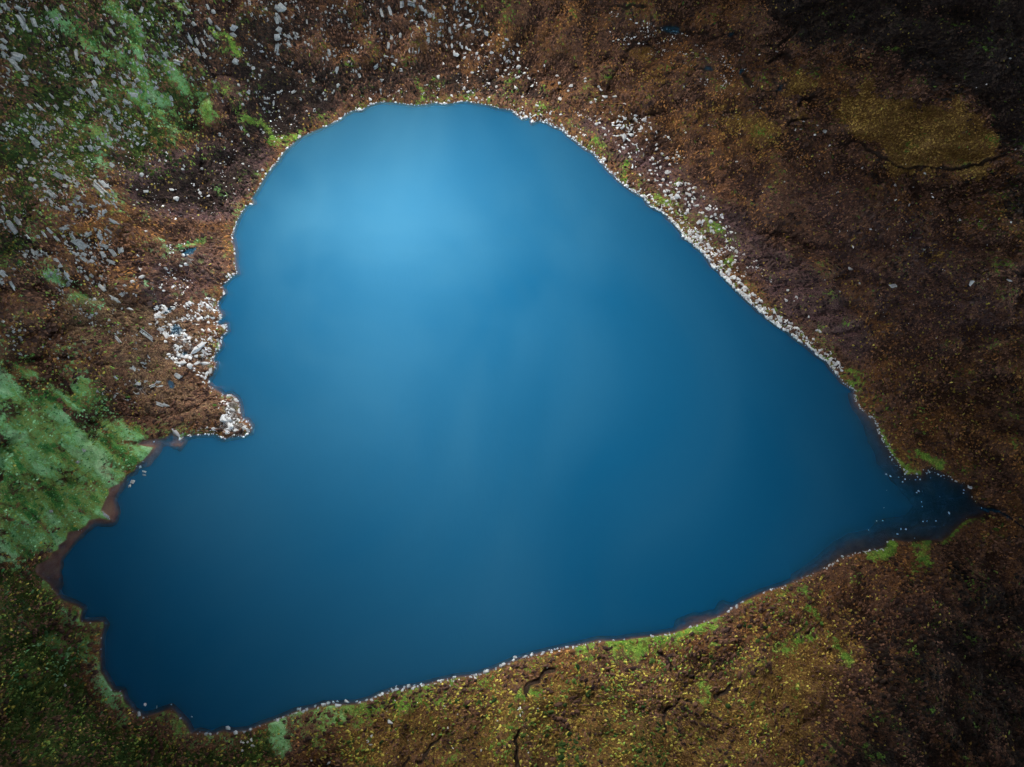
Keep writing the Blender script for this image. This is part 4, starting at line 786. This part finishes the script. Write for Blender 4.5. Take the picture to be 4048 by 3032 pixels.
# ---------------------------------------------------------------- rock shapes
def rock_mesh(name, seed, flat=.62, npts=17, bev=.05):
    r = random.Random(seed)
    bm = bmesh.new()
    for i in range(npts):
        z = r.uniform(-1, 1); a = r.uniform(0, 6.283); q = math.sqrt(1 - z * z); k = r.uniform(.78, 1.06)
        bm.verts.new((q * math.cos(a) * .5 * k, q * math.sin(a) * .5 * k, z * .5 * flat * k))
    bmesh.ops.convex_hull(bm, input=bm.verts[:])
    for v in [v for v in bm.verts if not v.link_faces]: bm.verts.remove(v)
    bmesh.ops.dissolve_limit(bm, angle_limit=R(14), verts=bm.verts[:], edges=bm.edges[:])
    bmesh.ops.bevel(bm, geom=bm.edges[:], offset=bev * .5, segments=1, affect='EDGES')
    # break the planes: rough faces
    bmesh.ops.triangulate(bm, faces=bm.faces[:])
    xs = [v.co.x for v in bm.verts]; ys = [v.co.y for v in bm.verts]
    for v in bm.verts:
        v.co.x = (v.co.x - min(xs)) / (max(xs) - min(xs)) - .5; v.co.y = (v.co.y - min(ys)) / (max(ys) - min(ys)) - .5
    bmesh.ops.recalc_face_normals(bm, faces=bm.faces[:])
    me = bpy.data.meshes.new(name); bm.to_mesh(me); bm.free()
    return me

def rock_material(name, lo, mid, hi, lichen, crack):
    m = bpy.data.materials.new(name)
    g = N(m)
    tcn = g.n('ShaderNodeTexCoord'); geo = g.n('ShaderNodeNewGeometry')
    pos = geo.outputs['Position']
    oi = geo.outputs['Random Per Island']
    n1 = g.noise(pos, .9, 5, .7, .4); n2 = g.noise(pos, 4.0, 3, .7)
    mp = g.n('ShaderNodeMapping'); g.l(tcn.outputs['Object'], mp.inputs[0]); mp.inputs['Scale'].default_value = (1.2, 7, 2)
    streak = g.noise(mp.outputs[0], 1.6, 4, .7, .6)
    col = g.ramp(g.stretch(g.math('ADD', g.math('MULTIPLY', n1, .55), g.math('MULTIPLY', n2, .45)), .33, .66), [(0, lo), (.45, mid), (1, hi)])
    v = g.math('MULTIPLY_ADD', oi, .52, .60)
    col = g.mix(1.0, col, col)
    hs = g.n('ShaderNodeHueSaturation'); g.l(col, hs.inputs['Color']); g.l(v, hs.inputs['Value']); col = hs.outputs[0]
    col = g.mix(g.math('MULTIPLY', g.stretch(streak, .64, .70), crack), col, (.035, .038, .042))
    col = g.mix(g.math('MULTIPLY', g.stretch(n1, .58, .68), lichen), col, (.055, .070, .028))
    pr = g.n('ShaderNodeBsdfPrincipled'); g.l(col, pr.inputs['Base Color']); pr.inputs['Roughness'].default_value = .85; pr.inputs['Specular IOR Level'].default_value = .2
    bp = g.n('ShaderNodeBump'); bp.inputs['Strength'].default_value = .7; bp.inputs['Distance'].default_value = .12
    g.l(g.math('ADD', n2, g.math('MULTIPLY', streak, .8)), bp.inputs['Height']); g.l(bp.outputs[0], pr.inputs['Normal'])
    g.l(pr.outputs[0], g.out.inputs[0])
    return m
m_white = rock_material('pale_granite', (.48, .48, .49), (.76, .77, .78), (.88, .89, .89), .28, .3)
m_grey = rock_material('weathered_schist', (.13, .14, .145), (.34, .365, .37), (.70, .73, .73), .45, .4)

def shard_mesh(name, seed):
    """a long block of bedded rock, split along its length into a few leaning shards"""
    r = random.Random(seed)
    bm = bmesh.new()
    k = r.choice((1, 2, 2, 3, 3))
    cuts = sorted([-.5, .5] + [r.uniform(-.28, .28) for _ in range(k - 1)])
    for y0, y1 in zip(cuts, cuts[1:]):
        if y1 - y0 < .1: continue
        h = r.uniform(.10, .46); lean = r.uniform(-.35, .35); dx = r.uniform(-.14, .14)
        e0, e1 = -.5 * r.uniform(.62, 1) + dx * .4, .5 * r.uniform(.62, 1) + dx * .4
        g = .012 + .02 * r.random()
        vs = []
        ya, yb = y0 + g, y1 - g
        corners = [(e0 * r.uniform(.45, 1), ya), (e0 * r.uniform(.45, 1), yb), (e1 * r.uniform(.45, 1), yb), (e1 * r.uniform(.45, 1), ya)]
        corners.append((r.choice((e0, e1)) * 1.0, r.uniform(ya, yb)))
        if r.random() < .5: corners.append((r.uniform(-.2, .2), r.choice((ya - .04, yb + .04))))
        for x, yy in corners:
            top = h * r.uniform(.55, 1) + lean * (yy - (ya + yb) / 2)
            vs.append(bm.verts.new((x, yy, top)))
            vs.append(bm.verts.new((x * 1.06, yy + (yy - (ya + yb) / 2) * .12, -.4)))
        bmesh.ops.convex_hull(bm, input=vs)
    for v in [v for v in bm.verts if not v.link_faces]: bm.verts.remove(v)
    bmesh.ops.triangulate(bm, faces=bm.faces[:])
    bmesh.ops.recalc_face_normals(bm, faces=bm.faces[:])
    me = bpy.data.meshes.new(name); bm.to_mesh(me); bm.free()
    return me

white_shapes = [rock_mesh('boulder', 100 + i, .66, 9 + i % 5, .03) for i in range(20)]
slab_shapes = [shard_mesh('flat_rock', 300 + i) for i in range(22)]
for m_ in white_shapes: m_.materials.append(m_white)
for m_ in slab_shapes: m_.materials.append(m_grey)

# ---------------------------------------------------------------- read the survey
recs = []
for key, (ox, oy, k, kind, txt) in ROCK_WINDOWS.items():
    for s in txt.split():
        x, y, l, w, a = map(float, s.split(','))
        recs.append((ox + x / k, oy + y / k, l / k, w / k, a, kind))
keep = []
for r in sorted(recs, key=lambda r: -r[2] * r[3]):
    if any(abs(r[0] - q[0]) < 200 and math.hypot(r[0] - q[0], r[1] - q[1]) < .42 * max(min(q[2], r[2]), 4) for q in keep):
        continue
    keep.append(r)
boulders = [r for r in keep if r[5] == 'boulder'][:310]
slabs = [r for r in keep if r[5] == 'flat'][:260]
big = set(id(r) for r in boulders + slabs)
small = [r for r in keep if id(r) not in big]

eps = .8
dHx = (np.roll(HZ.reshape(NY, NX), -1, 1) - np.roll(HZ.reshape(NY, NX), 1, 1)) / (2 * STEP)
dHy = (np.roll(HZ.reshape(NY, NX), -1, 0) - np.roll(HZ.reshape(NY, NX), 1, 0)) / (2 * STEP)
def box_blur(F, k):
    c = np.cumsum(np.cumsum(np.pad(F, ((k + 1, k), (k + 1, k)), mode='edge'), 0), 1)
    n = 2 * k + 1
    return (c[n:, n:] - c[:-n, n:] - c[n:, :-n] + c[:-n, :-n]) / (n * n)
bx, by = box_blur(dHx, 5).ravel(), box_blur(dHy, 5).ravel()

def place(r, hk):
    """axes of a rock from its outline in the survey: centre, long axis, short axis on the ground"""
    x, y, l, w, a, kind = r
    ca, sa = math.cos(R(a)), math.sin(R(a))
    g3 = on_ground([(x, y), (x + ca * l / 2, y + sa * l / 2), (x - ca * l / 2, y - sa * l / 2)], FLATZ)
    return g3, ca, sa
FLATZ = np.maximum(box_blur(HZ.reshape(NY, NX), 4).ravel(), np.where(SD < .3, 0, -99)).astype(np.float32)
# sight-line geometry in one go
def place_all(rs):
    px = []
    for x, y, l, w, a, kind in rs:
        px.append((x, y))
    C = on_ground(px, FLATZ)
    mats = []
    for (x, y, l, w, a, kind), c in zip(rs, C):
        nx, ny = -float(sample(bx, c[0], c[1])[0]), -float(sample(by, c[0], c[1])[0])
        if c[2] < .25 and float(sample(SD, c[0], c[1])[0]) < .4: nx = ny = 0
        nrm = np.array([nx, ny, 1.0]); nrm /= np.linalg.norm(nrm)
        def hitp(px_, py_):
            d = rays([(px_, py_)])[0]
            t = np.dot(c - CAM, nrm) / np.dot(d, nrm)
            return CAM + d * t
        ca, sa = math.cos(R(a)), math.sin(R(a))
        u = hitp(x + ca * l / 2, y + sa * l / 2) - hitp(x - ca * l / 2, y - sa * l / 2)
        v = hitp(x - sa * w / 2, y + ca * w / 2) - hitp(x + sa * w / 2, y - ca * w / 2)
        lu = np.linalg.norm(u); ux = u / lu
        v = v - ux * np.dot(v, ux); lv = np.linalg.norm(v)
        vy = np.cross(nrm, ux); vy /= np.linalg.norm(vy)
        mats.append((c, ux, vy, nrm, lu, lv))
    return mats
def matrix(c, ux, vy, n, lu, lv, zk, sink, grow=1.06):
    lz = min(lu, lv) * zk
    p = c + n * lz * (.5 * .62 - sink)
    m = Matrix(((ux[0] * lu * grow, vy[0] * lv * grow, n[0] * lz * 1.0, p[0]), (ux[1] * lu * grow, vy[1] * lv * grow, n[1] * lz, p[1]), (ux[2] * lu * grow, vy[2] * lv * grow, n[2] * lz, p[2]), (0, 0, 0, 1)))
    return m

def world_tris(me):
    co = np.empty(len(me.vertices) * 3, np.float32); me.vertices.foreach_get('co', co)
    me.calc_loop_triangles()
    tr = np.empty(len(me.loop_triangles) * 3, np.int32); me.loop_triangles.foreach_get('vertices', tr)
    return co.reshape(-1, 3), tr.reshape(-1, 3)
W_T = [world_tris(m_) for m_ in white_shapes]; S_T = [world_tris(m_) for m_ in slab_shapes]
class Heap:
    """many small stones gathered in one mesh"""
    def __init__(s): s.v, s.f, s.n = [], [], 0
    def add(s, tri, M):
        co, tr = tri
        s.v.append(co @ M[:3, :3].T + M[:3, 3]); s.f.append(tr + s.n); s.n += len(co)
    def build(s, name, mat):
        if not s.v: return None
        m_ = grid_mesh(name, np.concatenate(s.v), np.concatenate(s.f)); m_.materials.append(mat)
        return link(name, m_)

# individual boulders and slabs
ROCK_OBJ = []
for rs, shapes, nm, zk, sink in ((boulders, white_shapes, 'boulder', .95, .17), (slabs, slab_shapes, 'flat_rock', .9, .20)):
    for i, (r, pm) in enumerate(zip(rs, place_all(rs))):
        o = bpy.data.objects.new(nm, shapes[(i * 5 + 3) % len(shapes)])
        COL.objects.link(o)
        if nm == 'flat_rock': pm = (*pm[:4], pm[4] * 1.12, pm[5] * .76)
        o.matrix_world = matrix(*pm, zk, sink, 1.06 if nm == 'boulder' else .93)
        ROCK_OBJ.append((o, r, pm))
# the smaller surveyed ones
heap_w, heap_g = Heap(), Heap()
for i, (r, pm) in enumerate(zip(small, place_all(small))):
    if r[5] == 'boulder': heap_w.add(W_T[i % len(W_T)], np.array(matrix(*pm, .95, .17)))
    else: heap_g.add(S_T[i % len(S_T)], np.array(matrix(*pm, .9, .2)))

def loose(heap, T, x, y, size, zk=.75, asp=None, ang=None, sink=.12, z=None):
    nx, ny = -float(sample(bx, x, y)[0]), -float(sample(by, x, y)[0])
    zz = float(sample(FLATZ, x, y)[0]) if z is None else z
    n = np.array([nx, ny, 1.0]) if z is None else np.array([0, 0, 1.0])
    n /= np.linalg.norm(n)
    a = random.uniform(0, 6.283) if ang is None else ang
    ux = np.array([math.cos(a), math.sin(a), 0]); ux -= n * np.dot(ux, n); ux /= np.linalg.norm(ux); vy = np.cross(n, ux)
    asp = random.uniform(.6, .95) if asp is None else asp
    heap.add(T[random.randrange(len(T))], np.array(matrix(np.array([x, y, zz]), ux, vy, n, size, size * asp, zk, sink, 1.0)))

# ---------------------------------------------------------------- shingle along the water's edge
def shore_spec(px, py, i):
    """(stones per metre, reach inland m, reach into water m, smallest, largest)"""
    if py < 620 and px > 1000 and px < 2000: return 3.2, .9, .25, .3, .85
    if 2000 <= px < 2430 and py < 700: return 5.0, 1.3, .7, .3, .95
    if 2400 <= px < 2700 and py < 920: return 13, 2.0, .6, .28, 1.0
    if 2700 <= px < 2800 and py < 1020: return 20, 3.0, .6, .34, 1.25
    if 2790 <= px < 3080 and py < 1290: return 19, 2.5, .6, .32, 1.5
    if 3080 <= px < 3300 and py < 1480: return 17, 2.6, .5, .3, 1.25
    if 3290 <= px < 3500 and py < 1760: return 5, 1.0, .7, .25, .7
    if px >= 3440 and py < 1880: return 2.2, .6, 1.5, .2, .6
    if px > 3500: return .25, .5, .5, .2, .5
    if py > 2150 and px > 2300: return 2.2, .7, .3, .18, .7
    if py > 2500 and px > 1480: return 2.6, .8, .5, .2, 1.05
    if py > 2740 and px > 760: return 1.3, .7, .4, .2, .95
    if py > 2300 and px < 760: return .35, .4, .4, .2, .5
    if px < 700 and py > 1700: return .12, .4, .6, .2, .5
    if px < 1000 and 1480 < py <= 1760: return 4.2, 1.6, .5, .25, .85
    if px < 1000 and 1180 < py <= 1480: return 4.5, 1.4, .7, .25, .9
    if px < 1130 and py <= 1180: return 3.2, .7, .35, .25, .7
    return 1, .5, .3, .25, .6
nS = len(SHORE)
area = 0.5 * np.sum(SHORE[:, 0] * np.roll(SHORE[:, 1], -1) - np.roll(SHORE[:, 0], -1) * SHORE[:, 1])
for i in range(nS):
    a, b = SHORE[i], SHORE[(i + 1) % nS]
    L = np.linalg.norm(b - a); t = (b - a) / L
    outn = np.array([t[1], -t[0]]) * (1 if area > 0 else -1)
    dens, inl, wat, s0, s1 = shore_spec(*SHORE_PX[i], i)
    clump = .12 + 3.4 * max(0, float(fbm(a[:1], a[1:], 6, 2, 88)[0]) - .12) ** 1.6
    if dens > 4: clump = .75 + .4 * clump
    n = int(dens * L * clump + random.random())
    for k in range(n):
        f = random.random()
        off = -wat + (inl + wat) * random.random() ** 1.25
        p = a + t * L * f + outn * off
        s = s0 + (s1 - s0) * random.random() ** 3.0
        zz = None if off > .3 else max(-.06, .02 + off * .1)
        loose(heap_w, W_T, p[0], p[1], s, .8, None, None, .10, zz)
# stones lying in the outlet shallows
for k in range(10):
    x, y = random.gauss(3650, 90), random.gauss(2010, 75)
    p = on_water([(x, y)])[0]
    if float(sample(SD, *p)[0]) < -.5: loose(heap_w, W_T, p[0], p[1], random.uniform(.15, .38), .6, None, None, .2, -.02)

# ---------------------------------------------------------------- loose stones scattered over the slopes
def scatter(heap, T, pts, n, s0, s1, pw=2.5, asp=(.5, .95), ang=None, clump=6.0, thr_=.45):
    pts = np.asarray(pts, float) * (4048.0 / 2212.0)
    lo, hi = pts.min(0), pts.max(0)
    xs = rng.uniform(lo[0], hi[0], n * 4); ys = rng.uniform(lo[1], hi[1], n * 4)
    ok = inside(xs.astype(np.float32), ys.astype(np.float32), pts)
    px = np.stack([xs[ok], ys[ok]], 1)[:n]
    G = on_ground(px, FLATZ)
    cl = fbm(G[:, 0], G[:, 1], clump, 3, 66)
    sd = sample(SD, G[:, 0], G[:, 1])
    for (x, y, z), c, s in zip(G, cl, sd):
        if c < thr_ or s < .4: continue
        size = s0 + (s1 - s0) * random.random() ** pw
        loose(heap, T, x, y, size, .7, random.uniform(*asp), None if ang is None else R(ang + random.gauss(0, 22)), .14)
scatter(heap_g, S_T, [(-20,-20),(400,-20),(420,100),(330,200),(320,300),(240,340),(260,520),(200,700),(60,560),(-20,500)], 6500, .22, 1.5, 3.0, (.28, .7), 128, 5)
scatter(heap_g, S_T, [(400,-20),(820,-20),(830,120),(700,220),(560,250),(430,200),(380,100)], 2200, .22, 1.3, 3.0, (.3, .7), 105, 5)
scatter(heap_g, S_T, [(820,-20),(1060,-20),(1050,80),(960,110),(840,110)], 350, .3, 1.5, 2.6, (.3, .7), 92)
scatter(heap_g, S_T, [(-20,520),(120,560),(260,660),(330,780),(280,900),(120,800),(-20,740)], 1200, .22, 1.2, 3.0, (.3, .7), 130, 5)
scatter(heap_w, W_T, [(560,200),(880,190),(1100,90),(1200,230),(1280,300),(1180,270),(1040,215),(820,215),(660,280),(600,330)], 900, .25, .85, 2.6)
scatter(heap_w, W_T, [(280,250),(420,300),(560,280),(560,380),(480,480),(330,480),(250,380)], 500, .25, .7, 2.6)
scatter(heap_w, W_T, [(1230,240),(1330,230),(1420,260),(1500,370),(1600,520),(1680,620),(1580,580),(1460,470),(1340,330)], 1500, .25, 1.2, 2.8, clump=4, thr_=.46)
scatter(heap_w, W_T, [(1300,20),(1380,40),(1500,80),(1600,130),(1640,190),(1560,210),(1440,130),(1320,90)], 1300, .2, .7, 3.0, clump=4, thr_=.48)
scatter(heap_w, W_T, [(1500,180),(1720,240),(1800,300),(1900,400),(2100,420),(2100,560),(1900,540),(1760,460),(1560,330)], 260, .2, .6, 2.6)
scatter(heap_w, W_T, [(1600,400),(2200,300),(2200,800),(1900,760)], 160, .2, .65, 2.6)
scatter(heap_w, W_T, [(330,660),(470,640),(480,760),(450,820),(380,790),(340,730)], 1700, .3, 1.5, 2.6, (.3, .8), -28, 4, .40)
scatter(heap_w, W_T, [(300,540),(430,520),(440,600),(380,650),(280,640)], 500, .25, .9, 2.6, (.4, .9), None, 4, .5)
scatter(heap_w, W_T, [(470,870),(515,850),(540,930),(480,945)], 500, .25, .8, 2.4, (.5, .9), None, 3, .4)
scatter(heap_w, W_T, [(640,1540),(1200,1430),(1150,1640),(640,1640)], 130, .2, .7, 2.6)
tag(heap_w.build('loose_stones', m_white), kind='stuff')
tag(heap_g.build('scree_stones', m_grey), kind='stuff')
# ---------------------------------------------------------------- heather, moss cushions and grass tufts: low plants beyond counting
def tufts():
    n = 300000
    px = np.stack([rng.uniform(-40, 4088, n), rng.uniform(-40, 3072, n)], 1)
    # even cover on the ground: candidates on the lake plane are carried up the slope by the ground itself
    X = rng.uniform(-178, 178, n).astype(np.float32); Y = rng.uniform(-150, 148, n).astype(np.float32)
    sd = sample(SD, X, Y)
    ok = (sd > .5)
    X, Y, sd = X[ok], Y[ok], sd[ok]
    Z = sample(TER, X, Y)
    wg, wm_, wo_, wd_, wp, wst = (sample(F, X, Y) for F in (GREEN, MOSS, GOLD, DARK, PEAT, STONE))
    wpu, wb, wt, wl = sample(PURP, X, Y), sample(BARE, X, Y), sample(TAN, X, Y), sample(LUSH, X, Y)
    nz = np.clip(.5 + 1.9 * (.55 * fbm(X, Y, 11, 4, 301) + .45 * fbm(X, Y, 3.2, 3, 302) - .5), 0, 1) * .72 + .28 * rng.random(len(X))
    ok = (wp < .45) & (wst < .35 + .4 * rng.random(len(X))) & (wb < .5) & (rng.random(len(X)) > .62 * wg)
    X, Y, Z, wg, wm_, wo_, wd_, wpu, wt, wl, nz = (a[ok] for a in (X, Y, Z, wg, wm_, wo_, wd_, wpu, wt, wl, nz))
    m = len(X)
    pal = dict(h=((.034, .020, .018), (.25, .13, .080)), r=((.11, .052, .022), (.46, .225, .075)), y=((.24, .19, .025), (.66, .58, .12)), t=((.05, .03, .02), (.24, .15, .08)), w=((.06, .16, .02), (.34, .40, .09)), b=((.07, .16, .03), (.26, .38, .08)), p=((.024, .015, .018), (.14, .088, .075)), d=((.010, .008, .008), (.055, .037, .027)), o=((.14, .08, .018), (.42, .27, .07)), g=((.03, .13, .035), (.30, .55, .28)), m=((.014, .036, .010), (.11, .17, .035)))
    def colour(k):
        a, b = np.array(pal[k][0]), np.array(pal[k][1])
        return a + (b - a) * (rng.random((m, 1)) ** 1.3)
    C = colour('h')
    for k, w in (('r', .40 + 0 * wo_), ('t', wt), ('p', wpu * .8), ('d', wd_), ('o', wo_ * .7 + .08), ('m', wm_ * .8), ('g', wg * (wl > .5)), ('w', wg * (wl <= .5))):
        s = (w > nz * .9 + .05)[:, None]
        C = np.where(s, colour(k), C)
    u = rng.random(m)[:, None]
    C = np.where((u < np.maximum(.45 * (Y < -55), sstep(.42, .62, fbm(X, Y, 5, 3, 409)))[:, None] * (.012 + .46 * np.clip(wo_ + .6 * wm_, 0, 1) * sstep(60, -40, Y)) [:, None] * (1 - wd_)[:, None]), colour('y'), C)
    C = np.where((u > 1 - .40 * sstep(.42, .62, fbm(X, Y, 6, 3, 419))[:, None] * (.012 + np.maximum(wm_ * .6, .6 * wg))[:, None] * 2) , colour('b'), C)
    size = (.13 + .50 * rng.random(m) ** 2.6) * (1 - .35 * (wg > .5)) 
    # each plant: a ragged dome of five leaning leaf faces round a raised middle
    size = size * (.55 + .95 * fbm(X, Y, 16, 3, 511))
    C = C * np.clip(.45 + 1.3 * fbm(X, Y, 9, 4, 517), .4, 1.6)[:, None]
    size = np.where(C.sum(1) > .30, np.minimum(size, .36), size)
    K = 5
    ang = (np.arange(K) / K * 6.283)[None] + rng.uniform(0, 6.283, (m, 1))
    rad = size[:, None] * rng.uniform(.5, 1.4, (m, K))
    dirn = np.where(Y > 20, np.arctan2(CEN[1] - Y, CEN[0] - X), 0.4) + 2.2 * (fbm(X, Y, 9, 2, 44) - .5) + rng.normal(0, .35, m)
    ex = 1 + .9 * rng.random(m) ** 1.5; cd, sn = np.cos(dirn)[:, None], np.sin(dirn)[:, None]
    def spread(a_, r_):
        px_, py_ = np.cos(a_) * r_ * ex[:, None], np.sin(a_) * r_ / np.sqrt(ex)[:, None]
        return X[:, None] + px_ * cd - py_ * sn, Y[:, None] + px_ * sn + py_ * cd
    rim = np.stack([*spread(ang, rad), np.zeros((m, K))], 2)
    gxs, gys = sample(bx, X, Y), sample(by, X, Y)
    rim[:, :, 2] = Z[:, None] + (rim[:, :, 0] - X[:, None]) * gxs[:, None] + (rim[:, :, 1] - Y[:, None]) * gys[:, None] + rng.uniform(-.10, .08, (m, K))
    ang2 = ang + .45
    r2 = rad * rng.uniform(.40, .7, (m, K))
    mid = np.stack([*spread(ang2, r2), Z[:, None] + size[:, None] * rng.uniform(.25, .85, (m, K))], 2)
    mid[:, :, 2] += (mid[:, :, 0] - X[:, None]) * gxs[:, None] + (mid[:, :, 1] - Y[:, None]) * gys[:, None]
    top = np.stack([X, Y, Z + size * rng.uniform(.5, .9, m)], 1)[:, None]
    V = np.concatenate([rim, mid, top], 1).reshape(-1, 3)
    base = (np.arange(m) * (2 * K + 1))[:, None]
    F = []
    for i in range(K):
        j = (i + 1) % K
        F += [np.concatenate([base + i, base + j, base + K + i], 1), np.concatenate([base + j, base + K + j, base + K + i], 1), np.concatenate([base + K + i, base + K + j, base + 2 * K], 1)]
    F = np.stack(F, 1).reshape(-1, 3)
    me = grid_mesh('low_plants', V, F)
    CC = np.repeat(C[:, None], 2 * K + 1, 1) * rng.uniform(.8, 1.2, (m, 2 * K + 1, 1))
    add_attr(me, 'leaf', np.concatenate([CC.reshape(-1, 3), np.ones((m * (2 * K + 1), 1))], 1))
    return me
mt = bpy.data.materials.new('heather_and_grass_leaves')
g = N(mt)
lc = g.n('ShaderNodeVertexColor', layer_name='leaf')
tcv = g.n('ShaderNodeTexCoord').outputs['Object']
nn = g.noise(tcv, 5, 3, .7)
hs = g.n('ShaderNodeHueSaturation'); g.l(lc.outputs[0], hs.inputs['Color']); g.l(g.math('MULTIPLY_ADD', nn, 1.0, .5), hs.inputs['Value'])
pr = g.n('ShaderNodeBsdfPrincipled'); g.l(hs.outputs[0], pr.inputs['Base Color']); pr.inputs['Roughness'].default_value = .9; pr.inputs['Specular IOR Level'].default_value = .15
g.l(pr.outputs[0], g.out.inputs[0])
tag(link('moorland_plants', tufts(), mt), kind='stuff')
# ---------------------------------------------------------------- say which rock is which
REG_FLAT = [(90,50,'scree at the top left corner'),(60,220,'scree on the left edge'),(230,110,'scree left of the green streak'),(200,200,'scree within the green streak'),(400,110,'slope beyond the green streak'),(480,240,'dark slope above the left lobe'),(330,250,'heath below the green streak'),
 (130,350,'upper rockfall on the left slope'),(180,430,'middle rockfall on the left slope'),(240,520,'lower rockfall on the left slope'),(60,520,'grey outcrops at the left edge'),(240,610,'outcrops above the green hillside'),(90,640,'worn crags at the far left'),(370,680,'brown ground beside the white rockfall'),(400,830,'brown ground behind the headland'),
 (610,80,'pale rock rib at the top'),(700,90,'stony ground right of the rock rib'),(560,180,'heath above the left lobe'),(740,190,'heath above the top shore'),(840,50,'shards at the top centre'),(930,40,'crag at the top centre'),(880,150,'stones above the top shore'),(290,1040,'shallows below the green hillside'),(180,970,'dark hollow on the green hillside')]
REG_BOULD = [(770,250,'upper left shore'),(900,215,'top shore'),(1000,210,'top right curve of the shore'),(930,110,'slope above the top shore'),(1080,110,'upper band above the top shore'),(1080,180,'middle band above the top shore'),(1010,60,'crest above the top shore'),(1170,190,'heath above the upper right shore'),(1160,255,'upper right shore'),(1220,300,'narrow shingle on the upper right shore'),(1260,210,'grass above the upper right shore'),
 (1340,240,'top of the upper boulder field'),(1350,285,'heart of the upper boulder field'),(1400,320,'grass below the upper boulder field'),(1430,400,'top of the lower boulder field'),(1460,440,'heart of the lower boulder field'),(1545,490,'bright green moss patch'),(1590,550,'grass above the wide shingle'),(1390,430,'shingle below the lower boulder field'),(1520,560,'wide right-hand shingle'),(1640,650,'lower end of the wide shingle'),(1760,740,'lower right shingle'),(1710,640,'heather beyond the wide shingle'),
 (1370,60,'bog flat at the top'),(1470,90,'stony bog at the top right'),(1580,120,'bog by the small pools'),(1560,200,'brown heath below the bog'),(1620,240,'rusty heath at the upper right'),(1740,260,'stony ground beside the golden grass'),(1830,340,'heath below the golden grass'),(1900,430,'dark moor at the right'),(2060,480,'dark moor at the right edge'),(2060,180,'black heather at the top right'),(1900,620,'open moor at the right'),(1990,860,'moor above the outlet bay'),
 (1930,1020,'mouth of the outlet bay'),(2060,1010,'inner outlet bay'),(1960,1100,'lower side of the outlet bay'),(1860,1230,'lower right shore'),(1570,1320,'lower shore by the lime grass'),(1400,1380,'lower shore beside the bright grass'),(1250,1395,'bottom right shore'),(1120,1420,'middle of the bottom shore'),(980,1460,'bottom shore left of centre'),(860,1480,'clustered stones on the bottom shore'),(720,1520,'bottom left shore'),(560,1590,'lowest corner of the lake'),(640,1590,'mossy bank at the bottom left'),(880,1570,'mossy bank below the lake'),(1120,1540,'tussock bank below the lake'),(310,1520,'little bay at the lower left'),
 (400,550,'bog pool left of the lake'),(340,560,'bog left of the pool'),(360,640,'top of the white rockfall'),(390,690,'middle of the white rockfall'),(430,740,'foot of the white rockfall'),(460,690,'shore by the white rockfall'),(510,910,'headland tip'),(480,960,'underside of the headland'),(400,950,'cove behind the headland'),(420,430,'dark heather left of the lake'),(480,380,'heather by the left shore'),(330,400,'heath below the left scree'),(560,400,'left shore'),(500,600,'left shore inlet')]
ORD = ['largest', 'second largest', 'third largest', 'fourth largest', 'fifth largest', 'sixth largest', 'seventh largest', 'eighth largest', 'ninth largest', 'tenth largest', 'eleventh largest', 'twelfth largest', 'thirteenth largest', 'fourteenth largest', 'fifteenth largest', 'sixteenth largest']
def split(cell, words):
    if len(cell) <= 8 or len(words) >= 2:
        return [(cell, words)]
    xs = [e[1][0] for e in cell]; ys = [e[1][1] for e in cell]
    done = {'left': 'x', 'right': 'x', 'upper': 'y', 'lower': 'y'}
    used_ = [done[w] for w in words]
    ax = 0 if (max(xs) - min(xs) > max(ys) - min(ys)) else 1
    if used_ == ['x']: ax = 1
    if used_ == ['y']: ax = 0
    cell = sorted(cell, key=lambda e: e[1][ax]); h = len(cell) // 2
    nm = (('left', 'right'), ('upper', 'lower'))[ax]
    return split(cell[:h], words + [nm[0]]) + split(cell[h:], words + [nm[1]])
for nm, regs, noun, cat in (('boulder', REG_BOULD, 'pale boulder', 'boulder'), ('flat_rock', REG_FLAT, 'grey rock', 'rock')):
    cells = {}
    for o, r, pm in ROCK_OBJ:
        if o.name.split('.')[0] != nm: continue
        X, Y = r[0] * 2212 / 4048, r[1] * 2212 / 4048
        k = min(range(len(regs)), key=lambda i: math.hypot(regs[i][0] - X, regs[i][1] - Y))
        cells.setdefault(k, []).append((o, r))
    for k, cell in cells.items():
        place_name = regs[k][2]
        for sub, words in split(cell, []):
            words = sorted(words, key=lambda w: w in ('left', 'right'))
            where = ('on the ' if not words else 'on the ' + ' '.join(words) + ' of the ') + place_name
            bysize = sorted(sub, key=lambda e: -e[1][2] * e[1][3])
            left = list(sub)
            def give(e, d):
                e[0]['label'] = f'{d} {noun} {where}'; left.remove(e)
            if len(sub) == 1:
                give(sub[0], 'single' if not words else 'lone')
                sub[0][0]['category'] = cat
                continue
            give(bysize[0], 'largest')
            for d, f in (('leftmost', lambda e: e[1][0]), ('rightmost', lambda e: -e[1][0]), ('uppermost', lambda e: e[1][1]), ('lowest', lambda e: -e[1][1])):
                e = min(sub, key=f)
                if e in left: give(e, d)
            e = max(sub, key=lambda e: e[1][2] / e[1][3])
            if e in left and e[1][2] / e[1][3] > 1.7: give(e, 'most elongated')
            for i, e in enumerate(bysize):
                if e in left: give(e, ORD[min(i, 15)])
            for e in sub:
                e[0]['category'] = cat
        for o, r in cell:
            o['group'] = ('boulders' if nm == 'boulder' else 'rocks') + ' on the ' + place_name
